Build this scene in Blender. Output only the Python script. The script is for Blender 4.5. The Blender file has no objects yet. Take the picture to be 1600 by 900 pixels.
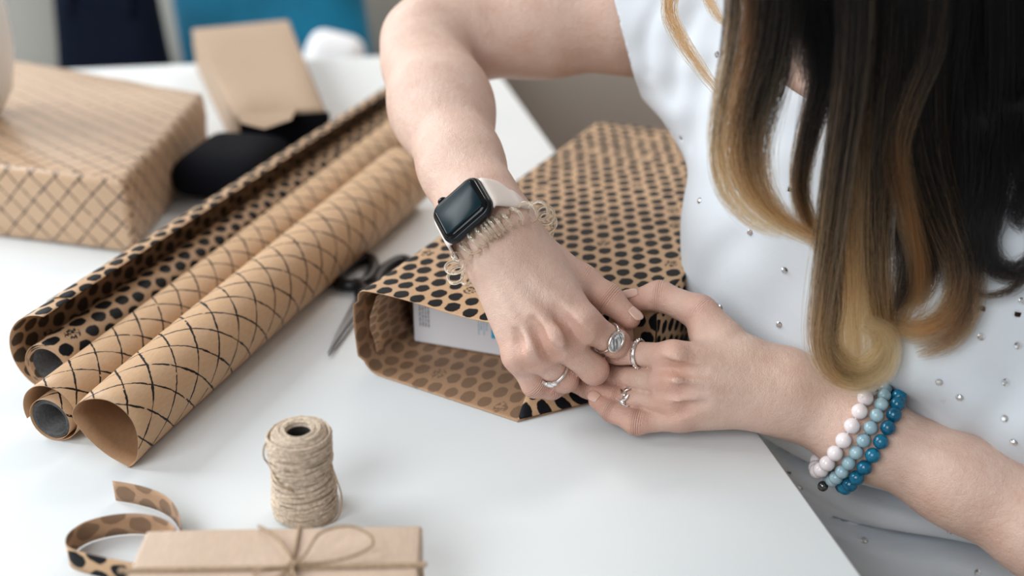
import bpy, bmesh, math, random
import numpy as np
from mathutils import Vector, Matrix
from mathutils.bvhtree import BVHTree

random.seed(7)
RNG = np.random.default_rng(11)
PI = math.pi
scene = bpy.context.scene
COL = scene.collection
TH = 0.75                                   # height of the table top above the floor

# ------------------------------------------------------------------ camera
PITCH = math.radians(25.0)
CAM_Z = TH + 0.425
cd = bpy.data.cameras.new('camera')
cd.sensor_width = 36.0
cd.lens = 36.0 * 1800 / 1600
cd.clip_start = 0.02
cd.dof.use_dof = True
cd.dof.focus_distance = 0.775
cd.dof.aperture_fstop = 3.0
cam = bpy.data.objects.new('camera', cd)
COL.objects.link(cam)
cam.location = (0, 0, CAM_Z)
cam.rotation_euler = (PI / 2 - PITCH, 0, 0)
scene.camera = cam

# ------------------------------------------------------------------ world, window and fill lights, exposure
world = bpy.data.worlds.new('world')
scene.world = world
world.use_nodes = True
wb = world.node_tree.nodes['Background']
wb.inputs[0].default_value = (1.0, 0.97, 0.94, 1)
wb.inputs[1].default_value = 0.25


def area(name, loc, target, sx, sy, power, color):
    ld = bpy.data.lights.new(name, 'AREA')
    ld.shape = 'RECTANGLE'
    ld.size, ld.size_y, ld.energy, ld.color = sx, sy, power, color
    o = bpy.data.objects.new(name, ld)
    COL.objects.link(o)
    o.location = loc
    o.rotation_euler = (Vector(target) - Vector(loc)).to_track_quat('-Z', 'Y').to_euler()
    return o


area('window_daylight', (-2.6, 1.55, 2.45), (0.15, 0.85, 0.80), 2.0, 1.9, 90, (0.93, 0.975, 1.0))
area('front_fill', (-1.5, -1.5, 2.5), (0.2, 0.9, 0.85), 1.8, 1.8, 50, (0.93, 0.975, 1.0))  # unseen fill added behind the camera to brighten the skin
area('wall_fill', (0.7, 2.3, 2.6), (0.6, 3.0, 0.45), 0.7, 0.7, 15, (1.0, 0.93, 0.86))  # unseen fill added to lift the back wall
scene.view_settings.view_transform = 'Standard'
scene.view_settings.look = 'None'
scene.view_settings.gamma = 1
scene.view_settings.use_curve_mapping = False
scene.view_settings.exposure = 0.31
scene.cycles.use_denoising = True
scene.cycles.max_bounces = 10
scene.cycles.transparent_max_bounces = 12

CP, SP = math.cos(PITCH), math.sin(PITCH)


def ray(px, py):
    xo, yo = (px - 800) / 1800, (py - 450) / 1800
    return Vector((xo, CP - yo * SP, -SP - yo * CP))


def D(px, py, z):                            # the point seen at a pixel, z metres in front of the lens
    return Vector((0, 0, CAM_Z)) + ray(px, py) * z


def P(px, py, h=0.0):                        # the point seen at a pixel, h metres above the table top
    r = ray(px, py)
    return Vector((0, 0, CAM_Z)) + r * ((TH + h - CAM_Z) / r.z)


def W(x, y, h):
    return Vector((x, y, TH + h))


# ------------------------------------------------------------------ object helpers
def thing(name, label, cat, loc, group=None):
    o = bpy.data.objects.new(name, None)
    o.empty_display_size = 0.02
    COL.objects.link(o)
    o.location = loc
    o['label'] = label
    o['category'] = cat
    if group:
        o['group'] = group
    return o


def world_inv(parent):                       # things are only translated, parts stand in world space
    return Matrix.Translation(-parent.location) if parent.type == 'EMPTY' else Matrix.Identity(4)


def link(name, me, parent=None, mats=(), label=None, kind=None, loc=None, rot=None):
    o = bpy.data.objects.new(name, me)
    COL.objects.link(o)
    if parent is not None:
        o.parent = parent
        o.matrix_parent_inverse = world_inv(parent)
    if loc is not None:
        o.location = loc
    if rot is not None:
        o.rotation_mode = 'QUATERNION'
        o.rotation_quaternion = rot
    if me is not None and hasattr(me, 'materials') and len(me.materials) == 0:
        for m in mats:
            me.materials.append(m)
    if label:
        o['label'] = label
    if kind:
        o['kind'] = kind
    return o


def mesh(name, verts, faces, smooth=True, uvs=None):
    me = bpy.data.meshes.new(name)
    me.from_pydata([tuple(v) for v in verts], [], [tuple(int(i) for i in f) for f in faces])
    if smooth:
        me.polygons.foreach_set('use_smooth', [True] * len(me.polygons))
    if uvs is not None:
        ul = me.uv_layers.new(name='UVMap')
        li = np.empty(len(me.loops), dtype=np.int32)
        me.loops.foreach_get('vertex_index', li)
        ul.data.foreach_set('uv', np.asarray(uvs, dtype=np.float32)[li].ravel())
    me.update()
    return me


def bm_mesh(name, bm, smooth=False):
    me = bpy.data.meshes.new(name)
    bmesh.ops.recalc_face_normals(bm, faces=bm.faces)
    bm.to_mesh(me)
    bm.free()
    if smooth:
        me.polygons.foreach_set('use_smooth', [True] * len(me.polygons))
    return me


def box_bm(bm, corner_pts, h, z0, bevel=0.004, seg=3):
    """prism over a quadrilateral (four xy corners), from z0 up by h, edges rounded"""
    n0 = len(bm.verts)
    lo = [bm.verts.new((x, y, z0)) for x, y in corner_pts]
    hi = [bm.verts.new((x, y, z0 + h)) for x, y in corner_pts]
    n = len(lo)
    fs = [bm.faces.new(lo[::-1]), bm.faces.new(hi)]
    for i in range(n):
        fs.append(bm.faces.new((lo[i], lo[(i + 1) % n], hi[(i + 1) % n], hi[i])))
    if bevel:
        es = list({e for f in fs for e in f.edges})
        bmesh.ops.bevel(bm, geom=es, offset=bevel, segments=seg, affect='EDGES', profile=0.5)
    return bm


def prism(name, pts, h, z0, bevel=0.004, seg=3, smooth=True):
    bm = bmesh.new()
    box_bm(bm, pts, h, z0, bevel, seg)
    me = bm_mesh(name, bm, smooth)
    return me


def rect(cx, cy, w, d, ang=0.0):
    c, s = math.cos(ang), math.sin(ang)
    return [(cx + c * x - s * y, cy + s * x + c * y) for x, y in
            ((-w / 2, -d / 2), (w / 2, -d / 2), (w / 2, d / 2), (-w / 2, d / 2))]


def catmull(pts, n):
    pts = np.asarray([tuple(p) for p in pts], dtype=float)
    ext = np.vstack([2 * pts[0] - pts[1], pts, 2 * pts[-1] - pts[-2]])
    t = np.linspace(0, len(pts) - 1 - 1e-9, n)
    i = t.astype(int)
    f = (t - i)[:, None]
    p0, p1, p2, p3 = ext[i], ext[i + 1], ext[i + 2], ext[i + 3]
    return 0.5 * (2 * p1 + (p2 - p0) * f + (2 * p0 - 5 * p1 + 4 * p2 - p3) * f ** 2 + (3 * p1 - p0 - 3 * p2 + p3) * f ** 3)


def frames(path, closed=False):
    path = np.asarray(path)
    if closed:
        tan = np.roll(path, -1, 0) - np.roll(path, 1, 0)
    else:
        tan = np.gradient(path, axis=0)
    tan /= np.linalg.norm(tan, axis=1)[:, None] + 1e-12
    n = np.cross(tan[0], (0, 0, 1.0))
    if np.linalg.norm(n) < 1e-3:
        n = np.cross(tan[0], (1.0, 0, 0))
    n /= np.linalg.norm(n)
    N = np.empty_like(path)
    for i in range(len(path)):
        n = n - tan[i] * np.dot(n, tan[i])
        n /= np.linalg.norm(n) + 1e-12
        N[i] = n
    return tan, N, np.cross(tan, N)


def tube_data(path, r, sides=8, closed=False):
    path = np.asarray(path, dtype=float)
    n = len(path)
    r = np.broadcast_to(np.asarray(r, dtype=float), (n,))
    _, N, B = frames(path, closed)
    a = np.linspace(0, 2 * PI, sides, endpoint=False)
    v = path[:, None, :] + r[:, None, None] * (np.cos(a)[None, :, None] * N[:, None, :] + np.sin(a)[None, :, None] * B[:, None, :])
    v = v.reshape(-1, 3)
    faces = []
    for i in range(n if closed else n - 1):
        j = (i + 1) % n
        for k in range(sides):
            l = (k + 1) % sides
            faces.append((i * sides + k, i * sides + l, j * sides + l, j * sides + k))
    if not closed:
        faces.append(tuple(range(sides))[::-1])
        faces.append(tuple((n - 1) * sides + k for k in range(sides)))
    return v, faces


def tube(name, path, r, sides=8, closed=False):
    v, f = tube_data(path, r, sides, closed)
    return mesh(name, v, f)


def merge(parts):
    V, F, o = [], [], 0
    for v, f in parts:
        V.append(np.asarray(v))
        F += [tuple(i + o for i in q) for q in f]
        o += len(v)
    return np.vstack(V), F


def lathe_data(profile, seg=40, center=(0, 0, 0)):
    """profile: list of (r, z)"""
    v, f = [], []
    n = len(profile)
    for i in range(seg):
        a = 2 * PI * i / seg
        for r, z in profile:
            v.append((center[0] + r * math.cos(a), center[1] + r * math.sin(a), center[2] + z))
    for i in range(seg):
        j = (i + 1) % seg
        for k in range(n - 1):
            f.append((i * n + k, j * n + k, j * n + k + 1, i * n + k + 1))
    return np.array(v), f


def solidify(o, t, offset=-1.0, inner=None):
    m = o.modifiers.new('thickness', 'SOLIDIFY')
    m.thickness = t
    m.offset = offset
    if inner is not None:
        o.data.materials.append(inner)
        m.material_offset = 1
        m.material_offset_rim = 1
    return o


# ------------------------------------------------------------------ materials
class X:
    """a shader socket with arithmetic"""
    def __init__(s, nt, sock):
        s.nt, s.sock = nt, sock

    def m(s, op, *args, clamp=False):
        n = s.nt.nodes.new('ShaderNodeMath')
        n.operation = op
        n.use_clamp = clamp
        for i, a in enumerate((s,) + args):
            if isinstance(a, X):
                s.nt.links.new(a.sock, n.inputs[i])
            else:
                n.inputs[i].default_value = a
        return X(s.nt, n.outputs[0])

    def __add__(s, o): return s.m('ADD', o)
    def __sub__(s, o): return s.m('SUBTRACT', o)
    def __mul__(s, o): return s.m('MULTIPLY', o)
    def __truediv__(s, o): return s.m('DIVIDE', o)
    def floor(s): return s.m('FLOOR')
    def abs(s): return s.m('ABSOLUTE')
    def sqrt(s): return s.m('SQRT')
    def lt(s, o): return s.m('LESS_THAN', o)
    def gt(s, o): return s.m('GREATER_THAN', o)
    def min(s, o): return s.m('MINIMUM', o)
    def max(s, o): return s.m('MAXIMUM', o)

    def remap(s, a, b, c=0.0, d=1.0):
        n = s.nt.nodes.new('ShaderNodeMapRange')
        s.nt.links.new(s.sock, n.inputs[0])
        for i, k in enumerate((a, b, c, d)):
            n.inputs[i + 1].default_value = k
        return X(s.nt, n.outputs[0])


class Mat:
    def __init__(s, name, color=(0.8, 0.8, 0.8), rough=0.5, **kw):
        s.m = bpy.data.materials.new(name)
        s.m.use_nodes = True
        s.nt = s.m.node_tree
        s.b = s.nt.nodes['Principled BSDF']
        s.set('Base Color', color)
        s.set('Roughness', rough)
        s.set('Specular IOR Level', 0.35)
        for k, v in kw.items():
            s.set(k.replace('_', ' '), v)

    def set(s, k, v):
        i = s.b.inputs[k]
        if isinstance(v, X):
            s.nt.links.new(v.sock, i)
        elif isinstance(v, (tuple, list)) and len(v) == 3 and i.type == 'RGBA':
            i.default_value = (*v, 1)
        else:
            i.default_value = v

    def coord(s, kind='Object'):
        n = s.nt.nodes.new('ShaderNodeTexCoord')
        return X(s.nt, n.outputs[kind])

    def sep(s, x):
        n = s.nt.nodes.new('ShaderNodeSeparateXYZ')
        s.nt.links.new(x.sock, n.inputs[0])
        return [X(s.nt, n.outputs[i]) for i in range(3)]

    def comb(s, *a):
        n = s.nt.nodes.new('ShaderNodeCombineXYZ')
        for i, v in enumerate(a):
            if isinstance(v, X):
                s.nt.links.new(v.sock, n.inputs[i])
            else:
                n.inputs[i].default_value = v
        return X(s.nt, n.outputs[0])

    def noise(s, vec, scale, detail=2.0, rough=0.5):
        n = s.nt.nodes.new('ShaderNodeTexNoise')
        s.nt.links.new(vec.sock, n.inputs['Vector'])
        n.inputs['Scale'].default_value = scale
        n.inputs['Detail'].default_value = detail
        n.inputs['Roughness'].default_value = rough
        return X(s.nt, n.outputs[0])

    def voronoi(s, vec, scale, out='Distance', feature='F1'):
        n = s.nt.nodes.new('ShaderNodeTexVoronoi')
        n.feature = feature
        s.nt.links.new(vec.sock, n.inputs['Vector'])
        n.inputs['Scale'].default_value = scale
        return X(s.nt, n.outputs[out])

    def rand(s, vec):
        n = s.nt.nodes.new('ShaderNodeTexWhiteNoise')
        n.noise_dimensions = '3D'
        s.nt.links.new(vec.sock, n.inputs['Vector'])
        return X(s.nt, n.outputs['Value'])

    def attr(s, name):
        n = s.nt.nodes.new('ShaderNodeAttribute')
        n.attribute_name = name
        return X(s.nt, n.outputs['Fac'])

    def mix(s, fac, a, b):
        n = s.nt.nodes.new('ShaderNodeMix')
        n.data_type = 'RGBA'
        for sock, v in ((n.inputs[0], fac), (n.inputs[6], a), (n.inputs[7], b)):
            if isinstance(v, X):
                s.nt.links.new(v.sock, sock)
            elif isinstance(v, (tuple, list)):
                sock.default_value = (*v, 1)
            else:
                sock.default_value = v
        return X(s.nt, n.outputs[2])

    def bump(s, h, strength=0.2, dist=0.001):
        n = s.nt.nodes.new('ShaderNodeBump')
        n.inputs['Strength'].default_value = strength
        n.inputs['Distance'].default_value = dist
        s.nt.links.new(h.sock, n.inputs['Height'])
        s.nt.links.new(n.outputs[0], s.b.inputs['Normal'])


def simple(name, color, rough=0.5, noise_amt=0.0, nscale=200, bump=0.0, bscale=800, **kw):
    M = Mat(name, color, rough, **kw)
    if noise_amt or bump:
        c = M.coord('Object')
        if noise_amt:
            f = M.noise(c, nscale, 3).remap(0.3, 0.7)
            M.set('Base Color', M.mix(f, tuple(x * (1 - noise_amt) for x in color), tuple(min(1, x * (1 + noise_amt)) for x in color)))
        if bump:
            M.bump(M.noise(c, bscale, 3), bump, 0.0006)
    return M.m


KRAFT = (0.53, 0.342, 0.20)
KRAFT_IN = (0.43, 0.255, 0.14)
INK = (0.008, 0.009, 0.011)


def kraft_base(M, col, vec):
    f1 = M.noise(M.comb(*[a * b for a, b in zip(M.sep(vec), (1.0, 0.22, 1.0))]), 700, 3).remap(0.25, 0.75)
    f2 = M.noise(vec, 22, 2).remap(0.3, 0.7)
    c = M.mix(f1, tuple(x * 0.9 for x in col), tuple(x * 1.08 for x in col))
    return M.mix(f2 * 0.35, c, tuple(x * y for x, y in zip(col, (0.93, 0.9, 0.86))))


def paper_plain(name, col, rough=0.55):
    M = Mat(name, col, rough)
    v = M.coord('Object')
    M.set('Base Color', kraft_base(M, col, v))
    M.bump(M.noise(v, 140, 4), 0.25, 0.0008)
    return M.m


def paper_grid(name, col, ink=INK, period=0.0186, rough=0.5, width=0.037):
    M = Mat(name, col, rough)
    uv = M.coord('UV')
    u, v, _ = M.sep(uv)
    wob = (M.noise(uv, 30, 3) - 0.5) * 0.16 + (M.noise(uv, 300, 2) - 0.5) * 0.07
    fam = []
    for sgn, off in ((1, 0.0), (-1, 0.37)):
        a = (u + v * sgn) * (0.70711 / period) + wob + off
        d = ((a + 0.5) - (a + 0.5).floor() - 0.5).abs()
        w = M.noise(M.comb(u, v, 3.0 + sgn), 85, 2).remap(0.3, 0.75, width * 0.45, width * 1.45)
        line = (d - w).remap(-0.008, 0.008, 1, 0)
        gap = M.noise(M.comb(u, v, 9.0 + sgn), 160, 1).remap(0.30, 0.34, 0, 1)
        fam.append(line * gap)
    mask = fam[0].max(fam[1])
    M.set('Base Color', M.mix(mask, kraft_base(M, col, uv), ink))
    M.set('Specular IOR Level', mask.remap(0, 1, 0.35, 0.12))
    M.bump(M.noise(uv, 45, 3), 0.35, 0.0012)
    return M.m


def paper_dots(name, col, ink=INK, fade=1.0, rough=0.5):
    M = Mat(name, col, rough)
    uv = M.coord('UV')
    u, v, _ = M.sep(uv)
    rv = v / 0.0155
    row = rv.floor()
    ru = u / 0.0138 + row * 0.5 + (M.rand(M.comb(row, 3.1, 0.0)) - 0.5) * 0.12
    cu = ru.floor()
    r1 = M.rand(M.comb(cu, row, 1.7))
    r2 = M.rand(M.comb(cu, row, 5.3))
    r3 = M.rand(M.comb(cu, row, 8.9))
    fu = (ru - cu - 0.5) + (r1 - 0.5) * 0.10
    fv = (rv - row - 0.5) + (r2 - 0.5) * 0.14
    a = fu / 0.37
    b = fv / 0.44
    d = (a * a + b * b).sqrt()
    d = d + (M.noise(M.comb(u, v, 2.0), 190, 2) - 0.5) * 0.55 + (r3 - 0.5) * 0.16
    mask = d.remap(0.94, 1.03, 1, 0)
    speck = M.noise(M.comb(u, v, 4.0), 420, 2).remap(0.46, 0.52, 0, 1).max(r1.lt(0.95))
    mask = mask * speck * fade
    M.set('Base Color', M.mix(mask, kraft_base(M, col, uv), ink))
    M.set('Specular IOR Level', mask.remap(0, 1, 0.35, 0.12))
    M.bump(M.noise(uv, 45, 3), 0.3, 0.001)
    return M.m


M_kraft = paper_plain('kraft_paper', KRAFT)
M_kraft_light = paper_plain('kraft_paper_light', (0.57, 0.435, 0.335))
M_kraft_dark = paper_plain('kraft_paper_brown', (0.38, 0.27, 0.185))
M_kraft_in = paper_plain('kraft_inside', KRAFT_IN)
M_grid = paper_grid('grid_paper', KRAFT)
M_grid_box = paper_grid('grid_paper_box', (0.53, 0.36, 0.235), ink=(0.045, 0.04, 0.04), width=0.042, rough=0.30)
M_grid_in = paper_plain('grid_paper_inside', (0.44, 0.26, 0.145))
M_dots = paper_dots('dotted_paper', KRAFT)
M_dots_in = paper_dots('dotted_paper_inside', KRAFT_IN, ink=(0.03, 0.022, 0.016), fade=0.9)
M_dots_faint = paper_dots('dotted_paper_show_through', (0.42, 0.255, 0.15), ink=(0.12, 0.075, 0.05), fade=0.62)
M_dots_tape = paper_dots('dotted_tape_outside', KRAFT)
M_white = simple('table_laminate', (0.765, 0.80, 0.815), 0.38, noise_amt=0.008, nscale=6)
M_metal_leg = simple('leg_paint', (0.75, 0.75, 0.75), 0.4)
M_black_plastic = simple('black_plastic', (0.012, 0.012, 0.014), 0.32)
M_steel = simple('steel', (0.33, 0.34, 0.36), 0.30, Metallic=1.0)
M_silver = simple('silver', (0.80, 0.78, 0.75), 0.16, Metallic=1.0)
M_card = simple('card_tube', (0.075, 0.072, 0.072), 0.5, noise_amt=0.3, nscale=500)
M_jute = simple('jute', (0.62, 0.51, 0.40), 0.9, noise_amt=0.3, nscale=500, bump=0.9, bscale=1600)
M_jute_thread = simple('jute_thread', (0.42, 0.30, 0.20), 0.9, noise_amt=0.25, nscale=700, bump=0.8, bscale=1800)

# ------------------------------------------------------------------ the room
def structure(name, me, m):
    o = link(name, me, None, [m])
    o['kind'] = 'structure'
    return o


M_wall = simple('wall_paint', (0.86, 0.80, 0.745), 0.85, noise_amt=0.03, nscale=3)
M_floor = Mat('floor_laminate', (0.30, 0.24, 0.19), 0.5)
_c = M_floor.coord('Object')
_x, _y, _z = M_floor.sep(_c)
M_floor.set('Base Color', M_floor.mix(M_floor.noise(M_floor.comb(_x * 18.0, _y * 1.6, 0.0), 4, 4).remap(0.3, 0.7), (0.26, 0.2, 0.155), (0.36, 0.29, 0.23)))
structure('floor', prism('floor', [(-3.2, -1.2), (3.2, -1.2), (3.2, 3.0), (-3.2, 3.0)], 0.05, -0.05, 0), M_floor.m)
structure('wall_back', prism('wall_back', [(-3.2, 2.9), (3.2, 2.9), (3.2, 3.0), (-3.2, 3.0)], 2.7, 0.0, 0), M_wall)
structure('baseboard_back', prism('baseboard_back', [(-3.2, 2.885), (3.2, 2.885), (3.2, 2.9), (-3.2, 2.9)], 0.09, 0.0, 0.004), M_metal_leg)
structure('wall_right', prism('wall_right', [(3.1, -1.2), (3.2, -1.2), (3.2, 2.9), (3.1, 2.9)], 2.7, 0.0, 0), M_wall)

# ------------------------------------------------------------------ table
BR = Vector((-0.045, 1.785))                      # back right corner of the top
DX = Vector((-0.984, -0.18))                     # along the back edge, to the left
DY = Vector((0.190, -0.982))                     # along the right edge, towards the viewer
c4 = [BR, BR + DY * 1.62, BR + DY * 1.62 + DX * 1.12, BR + DX * 1.12]
ctr = sum(c4, Vector((0, 0))) / 4
table = thing('table', 'white laminate table with a straight edge, everything else is laid out on it', 'table', (ctr.x, ctr.y, 0))
link('tabletop', prism('tabletop', [(p.x, p.y) for p in c4][::-1], 0.028, TH - 0.028, 0.0018, 2), table, [M_white])
for fx, fy in ((0.06, 0.06), (0.06, 1.56), (1.06, 1.56), (1.06, 0.06)):
    p = BR + DX * fx + DY * fy
    link('leg', prism('table_leg', rect(p.x, p.y, 0.05, 0.05, -0.19), TH - 0.0285, 0.0, 0.003), table, [M_metal_leg])

# ------------------------------------------------------------------ sofa with things on it, far behind the table
M_sofa = simple('sofa_fabric', (0.36, 0.355, 0.33), 0.95, noise_amt=0.08, nscale=300, bump=0.5, bscale=900)
sofa = thing('sofa', 'grey fabric sofa standing against the back wall behind the table', 'sofa', (-0.95, 2.45, 0))


def cushion(w, d, h, p=2.6, n=28):
    """pillow shape, centre at the origin"""
    v, f = [], []
    for i in range(n + 1):
        for j in range(n * 2):
            th = -PI / 2 + PI * i / n
            ph = PI * j / n
            c = lambda q, e: math.copysign(abs(q) ** e, q)
            e1, e2 = 0.55, 2 / p * 0.45
            x = c(math.cos(th), e1) * c(math.cos(ph), e2)
            y = c(math.cos(th), e1) * c(math.sin(ph), e2)
            v.append((x * w / 2, y * d / 2, c(math.sin(th), 0.9) * h / 2))
    m = n * 2
    for i in range(n):
        for j in range(m):
            f.append((i * m + j, i * m + (j + 1) % m, (i + 1) * m + (j + 1) % m, (i + 1) * m + j))
    return np.array(v), f


def place(vf, loc, R=None):
    v, f = vf
    if R is not None:
        v = v @ np.array(R).T
    return v + np.array(loc), f


def rotm(ax, deg):
    return np.array(Matrix.Rotation(math.radians(deg), 3, ax))


link('sofa_base', prism('sofa_base', rect(-0.95, 2.42, 1.75, 0.80), 0.20, 0.10, 0.02), sofa, [M_sofa])
link('back_frame', prism('back_frame', rect(-0.95, 2.76, 1.75, 0.18), 0.60, 0.30, 0.06, 5), sofa, [M_sofa])
for sx in (-1.75, -0.15):
    link('armrest', prism('armrest', rect(sx, 2.42, 0.17, 0.80), 0.50, 0.10, 0.05, 5), sofa, [M_sofa])
for sx in (-1.31, -0.59):
    v, f = place(cushion(0.715, 0.66, 0.17), (sx, 2.36, 0.385))
    link('seat_cushion', mesh('seat_cushion', v, f), sofa, [M_sofa])
    v, f = place(cushion(0.70, 0.45, 0.16), (sx, 2.60, 0.66), rotm('X', 80))
    link('back_cushion', mesh('back_cushion', v, f), sofa, [M_sofa])
for sx in (-1.75, -0.15):
    for sy in (2.08, 2.76):
        link('leg', prism('sofa_leg', rect(sx, sy, 0.05, 0.05), 0.10, 0.0, 0.004), sofa, [M_black_plastic])

M_navy = simple('navy_canvas', (0.003, 0.006, 0.016), 0.9, noise_amt=0.3, nscale=120, bump=0.5, Specular_IOR_Level=0.12)
M_blue = simple('blue_velvet', (0.0, 0.125, 0.225), 0.85, noise_amt=0.25, nscale=8, bump=0.4, Sheen_Weight=0.05)
M_whitefab = simple('white_cotton', (0.80, 0.80, 0.82), 0.9, bump=0.4)
# navy bag standing on the seat
bx, by, bz = -0.752, 2.16, 0.47
bag = thing('tote_bag', 'dark navy canvas bag on the grey sofa, behind the grid wrapped box', 'bag', (bx, by, bz))
bm = bmesh.new()
rings = []
for z, w, d in ((0.0, 0.215, 0.12), (0.02, 0.225, 0.125), (0.16, 0.205, 0.10), (0.28, 0.19, 0.07), (0.33, 0.185, 0.05)):
    ring = []
    for k in range(28):
        a = 2 * PI * k / 28
        cx = math.copysign(abs(math.cos(a)) ** 0.45, math.cos(a)) * w / 2
        cy = math.copysign(abs(math.sin(a)) ** 0.6, math.sin(a)) * d / 2
        ring.append(bm.verts.new((bx + cx, by + cy + 0.004 * math.sin(5 * a + z * 30), bz + z)))
    rings.append(ring)
for a, b in zip(rings, rings[1:]):
    for k in range(28):
        bm.faces.new((a[k], a[(k + 1) % 28], b[(k + 1) % 28], b[k]))
bm.faces.new(rings[0][::-1])
bm.faces.new(rings[-1])
link('body', bm_mesh('bag_body', bm, True), bag, [M_navy])
for sy in (-0.03, 0.03):
    pth = catmull([(bx - 0.055, by + sy, bz + 0.26), (bx - 0.05, by + sy, bz + 0.40), (bx, by + sy, bz + 0.46), (bx + 0.05, by + sy, bz + 0.40), (bx + 0.055, by + sy, bz + 0.26)], 26)
    link('handle', tube('bag_handle', pth, 0.009, 8), bag, [M_navy])
# blue cushion and the small white one leaning on it
v, f = place(cushion(0.38, 0.38, 0.13), (-0.475, 2.30, 0.655), rotm('Y', -8) @ rotm('X', 74))
cu = link('cushion', mesh('cushion', v - np.array((-0.475, 2.30, 0.655)), f), None, [M_blue], loc=(-0.475, 2.30, 0.655))
cu['label'], cu['category'] = 'teal blue velvet cushion on the sofa behind the small plain kraft box', 'cushion'
v, f = place(cushion(0.115, 0.24, 0.09, p=2.0), (0, 0, 0), rotm('Y', 14) @ rotm('X', 80))
cu = link('pillow', mesh('pillow', v, f), None, [M_whitefab], loc=(-0.345, 2.10, 0.590))
cu['label'], cu['category'] = 'small white oval pillow leaning on the teal blue cushion', 'pillow'

# ------------------------------------------------------------------ grid wrapped gift box, left
def uv_box(o, pts):
    """box projection in metres, one UV chart per side"""
    me = o.data
    sides = []
    for (x0, y0), (x1, y1) in zip(pts, pts[1:] + pts[:1]):
        t = Vector((x1 - x0, y1 - y0, 0)).normalized()
        sides.append((t, Vector((t.y, -t.x, 0))))
    ul = me.uv_layers.new(name='UVMap') if not me.uv_layers else me.uv_layers[0]
    for p in me.polygons:
        n = p.normal
        for li in p.loop_indices:
            c = me.vertices[me.loops[li].vertex_index].co
            if abs(n.z) > 0.7:
                ul.data[li].uv = (c.x, c.y)
            else:
                t = max(sides, key=lambda q: abs(q[1].dot(n)))[0]
                ul.data[li].uv = (c.dot(t), c.z)


def wrapped(pts, h, bevel=0.006, cuts=5, jitter=0.0012, z0=TH + 0.0006):
    bm = bmesh.new()
    box_bm(bm, pts, h, z0, bevel, 3)
    bmesh.ops.subdivide_edges(bm, edges=[e for e in bm.edges if e.calc_length() > 0.03], cuts=cuts, use_grid_fill=True)
    rr = random.Random(3)
    zc = z0 + h / 2
    for v in bm.verts:
        if v.co.z > z0 + 0.004:
            v.co += Vector((rr.uniform(-1, 1), rr.uniform(-1, 1), rr.uniform(-0.6, 0.6))) * jitter
    return bm_mesh('wrapping', bm, True)


gp = [(-0.35, 0.982), (-0.348, 1.275), (-0.665, 1.455), (-0.715, 1.090)]
gbox = thing('gift_box', 'large gift box wrapped in kraft paper with a black grid, at the table\'s left', 'gift box', (-0.52, 1.2, TH))
o = link('wrapping', wrapped(gp, 0.0745, 0.007), gbox, [M_grid_box])
uv_box(o, gp)
M_navy2 = simple('dark_cloth_and_shade', (0.0025, 0.003, 0.006), 0.9, bump=0.5)
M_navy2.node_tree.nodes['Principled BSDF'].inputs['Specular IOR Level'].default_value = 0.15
# ------------------------------------------------------------------ small plain kraft box, behind it
sp = [(-0.306, 1.237), (-0.210, 1.262), (-0.335, 1.735), (-0.464, 1.670)]
sbox = thing('gift_box', 'plain kraft paper parcel with a folded flap, behind the big grid box', 'gift box', (-0.31, 1.42, TH))
link('wrapping', wrapped(sp, 0.060, 0.004, 4, 0.0008), sbox, [M_kraft_dark])
a0, b0 = Vector(sp[0]), Vector(sp[1])
dd = (b0 - a0).normalized()
nn = Vector((dd.y, -dd.x))
tri = []
for t, out, z in ((0.002, 0.0, 0.061), (0.066, 0.0, 0.0612), (0.058, 0.034, 0.060), (0.028, 0.048, 0.056), (0.004, 0.026, 0.058)):
    p = a0 + dd * t + nn * out
    tri.append((p.x, p.y, TH + z))
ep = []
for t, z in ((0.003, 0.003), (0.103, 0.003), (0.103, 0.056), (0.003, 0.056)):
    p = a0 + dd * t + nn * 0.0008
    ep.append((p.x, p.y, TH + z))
o = link('end_shade', mesh('end_shade', ep, [(0, 1, 2, 3)], False), sbox, [M_navy2], label='dark panel for the shaded front end below the paper flap')  # shade on the parcel's front face, put in as a dark panel
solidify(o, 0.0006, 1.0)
o = link('end_flap', mesh('end_flap', tri, [(0, 1, 2, 3, 4)], False), sbox, [M_kraft_dark])
solidify(o, 0.0005, 1.0)

# dark pouch in front of it
v, f = place(cushion(0.094, 0.125, 0.050, p=3.4), (-0.297, 1.165, TH + 0.0262), rotm('Z', -10))
o = link('pouch', mesh('pouch', v - np.array((-0.297, 1.165, TH + 0.0262)), f), None, [M_navy2], loc=(-0.297, 1.165, TH + 0.0262))
o['label'], o['category'] = 'soft black pouch lying in front of the plain kraft parcel', 'pouch'

# ------------------------------------------------------------------ white vase on the grid box
M_ceramic = simple('white_ceramic', (0.90, 0.90, 0.89), 0.35)
vc = (-0.578, 1.165, TH + 0.0755)
vase = thing('vase', 'rounded white ceramic vase standing on the big grid wrapped box', 'vase', vc)
prof = [(0.0, 0.0), (0.030, 0.0), (0.044, 0.006), (0.058, 0.03), (0.066, 0.07), (0.066, 0.11), (0.060, 0.15), (0.050, 0.19), (0.042, 0.225), (0.040, 0.25), (0.043, 0.262), (0.040, 0.262), (0.036, 0.25), (0.038, 0.225), (0.046, 0.19)]
v, f = lathe_data(prof, 48, vc)
link('body', mesh('vase_body', v, f), vase, [M_ceramic])

# ------------------------------------------------------------------ rolls of wrapping paper
AX = Vector((0.295, 0.9555, 0)).normalized()
RX = Vector((AX.y, -AX.x, 0))


def resample(p, n):
    p = np.asarray(p, float)
    s = np.concatenate([[0], np.cumsum(np.linalg.norm(np.diff(p, axis=0), axis=1))])
    t = np.linspace(0, s[-1], n)
    return np.stack([np.interp(t, s, p[:, 0]), np.interp(t, s, p[:, 1])], 1), t


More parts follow.
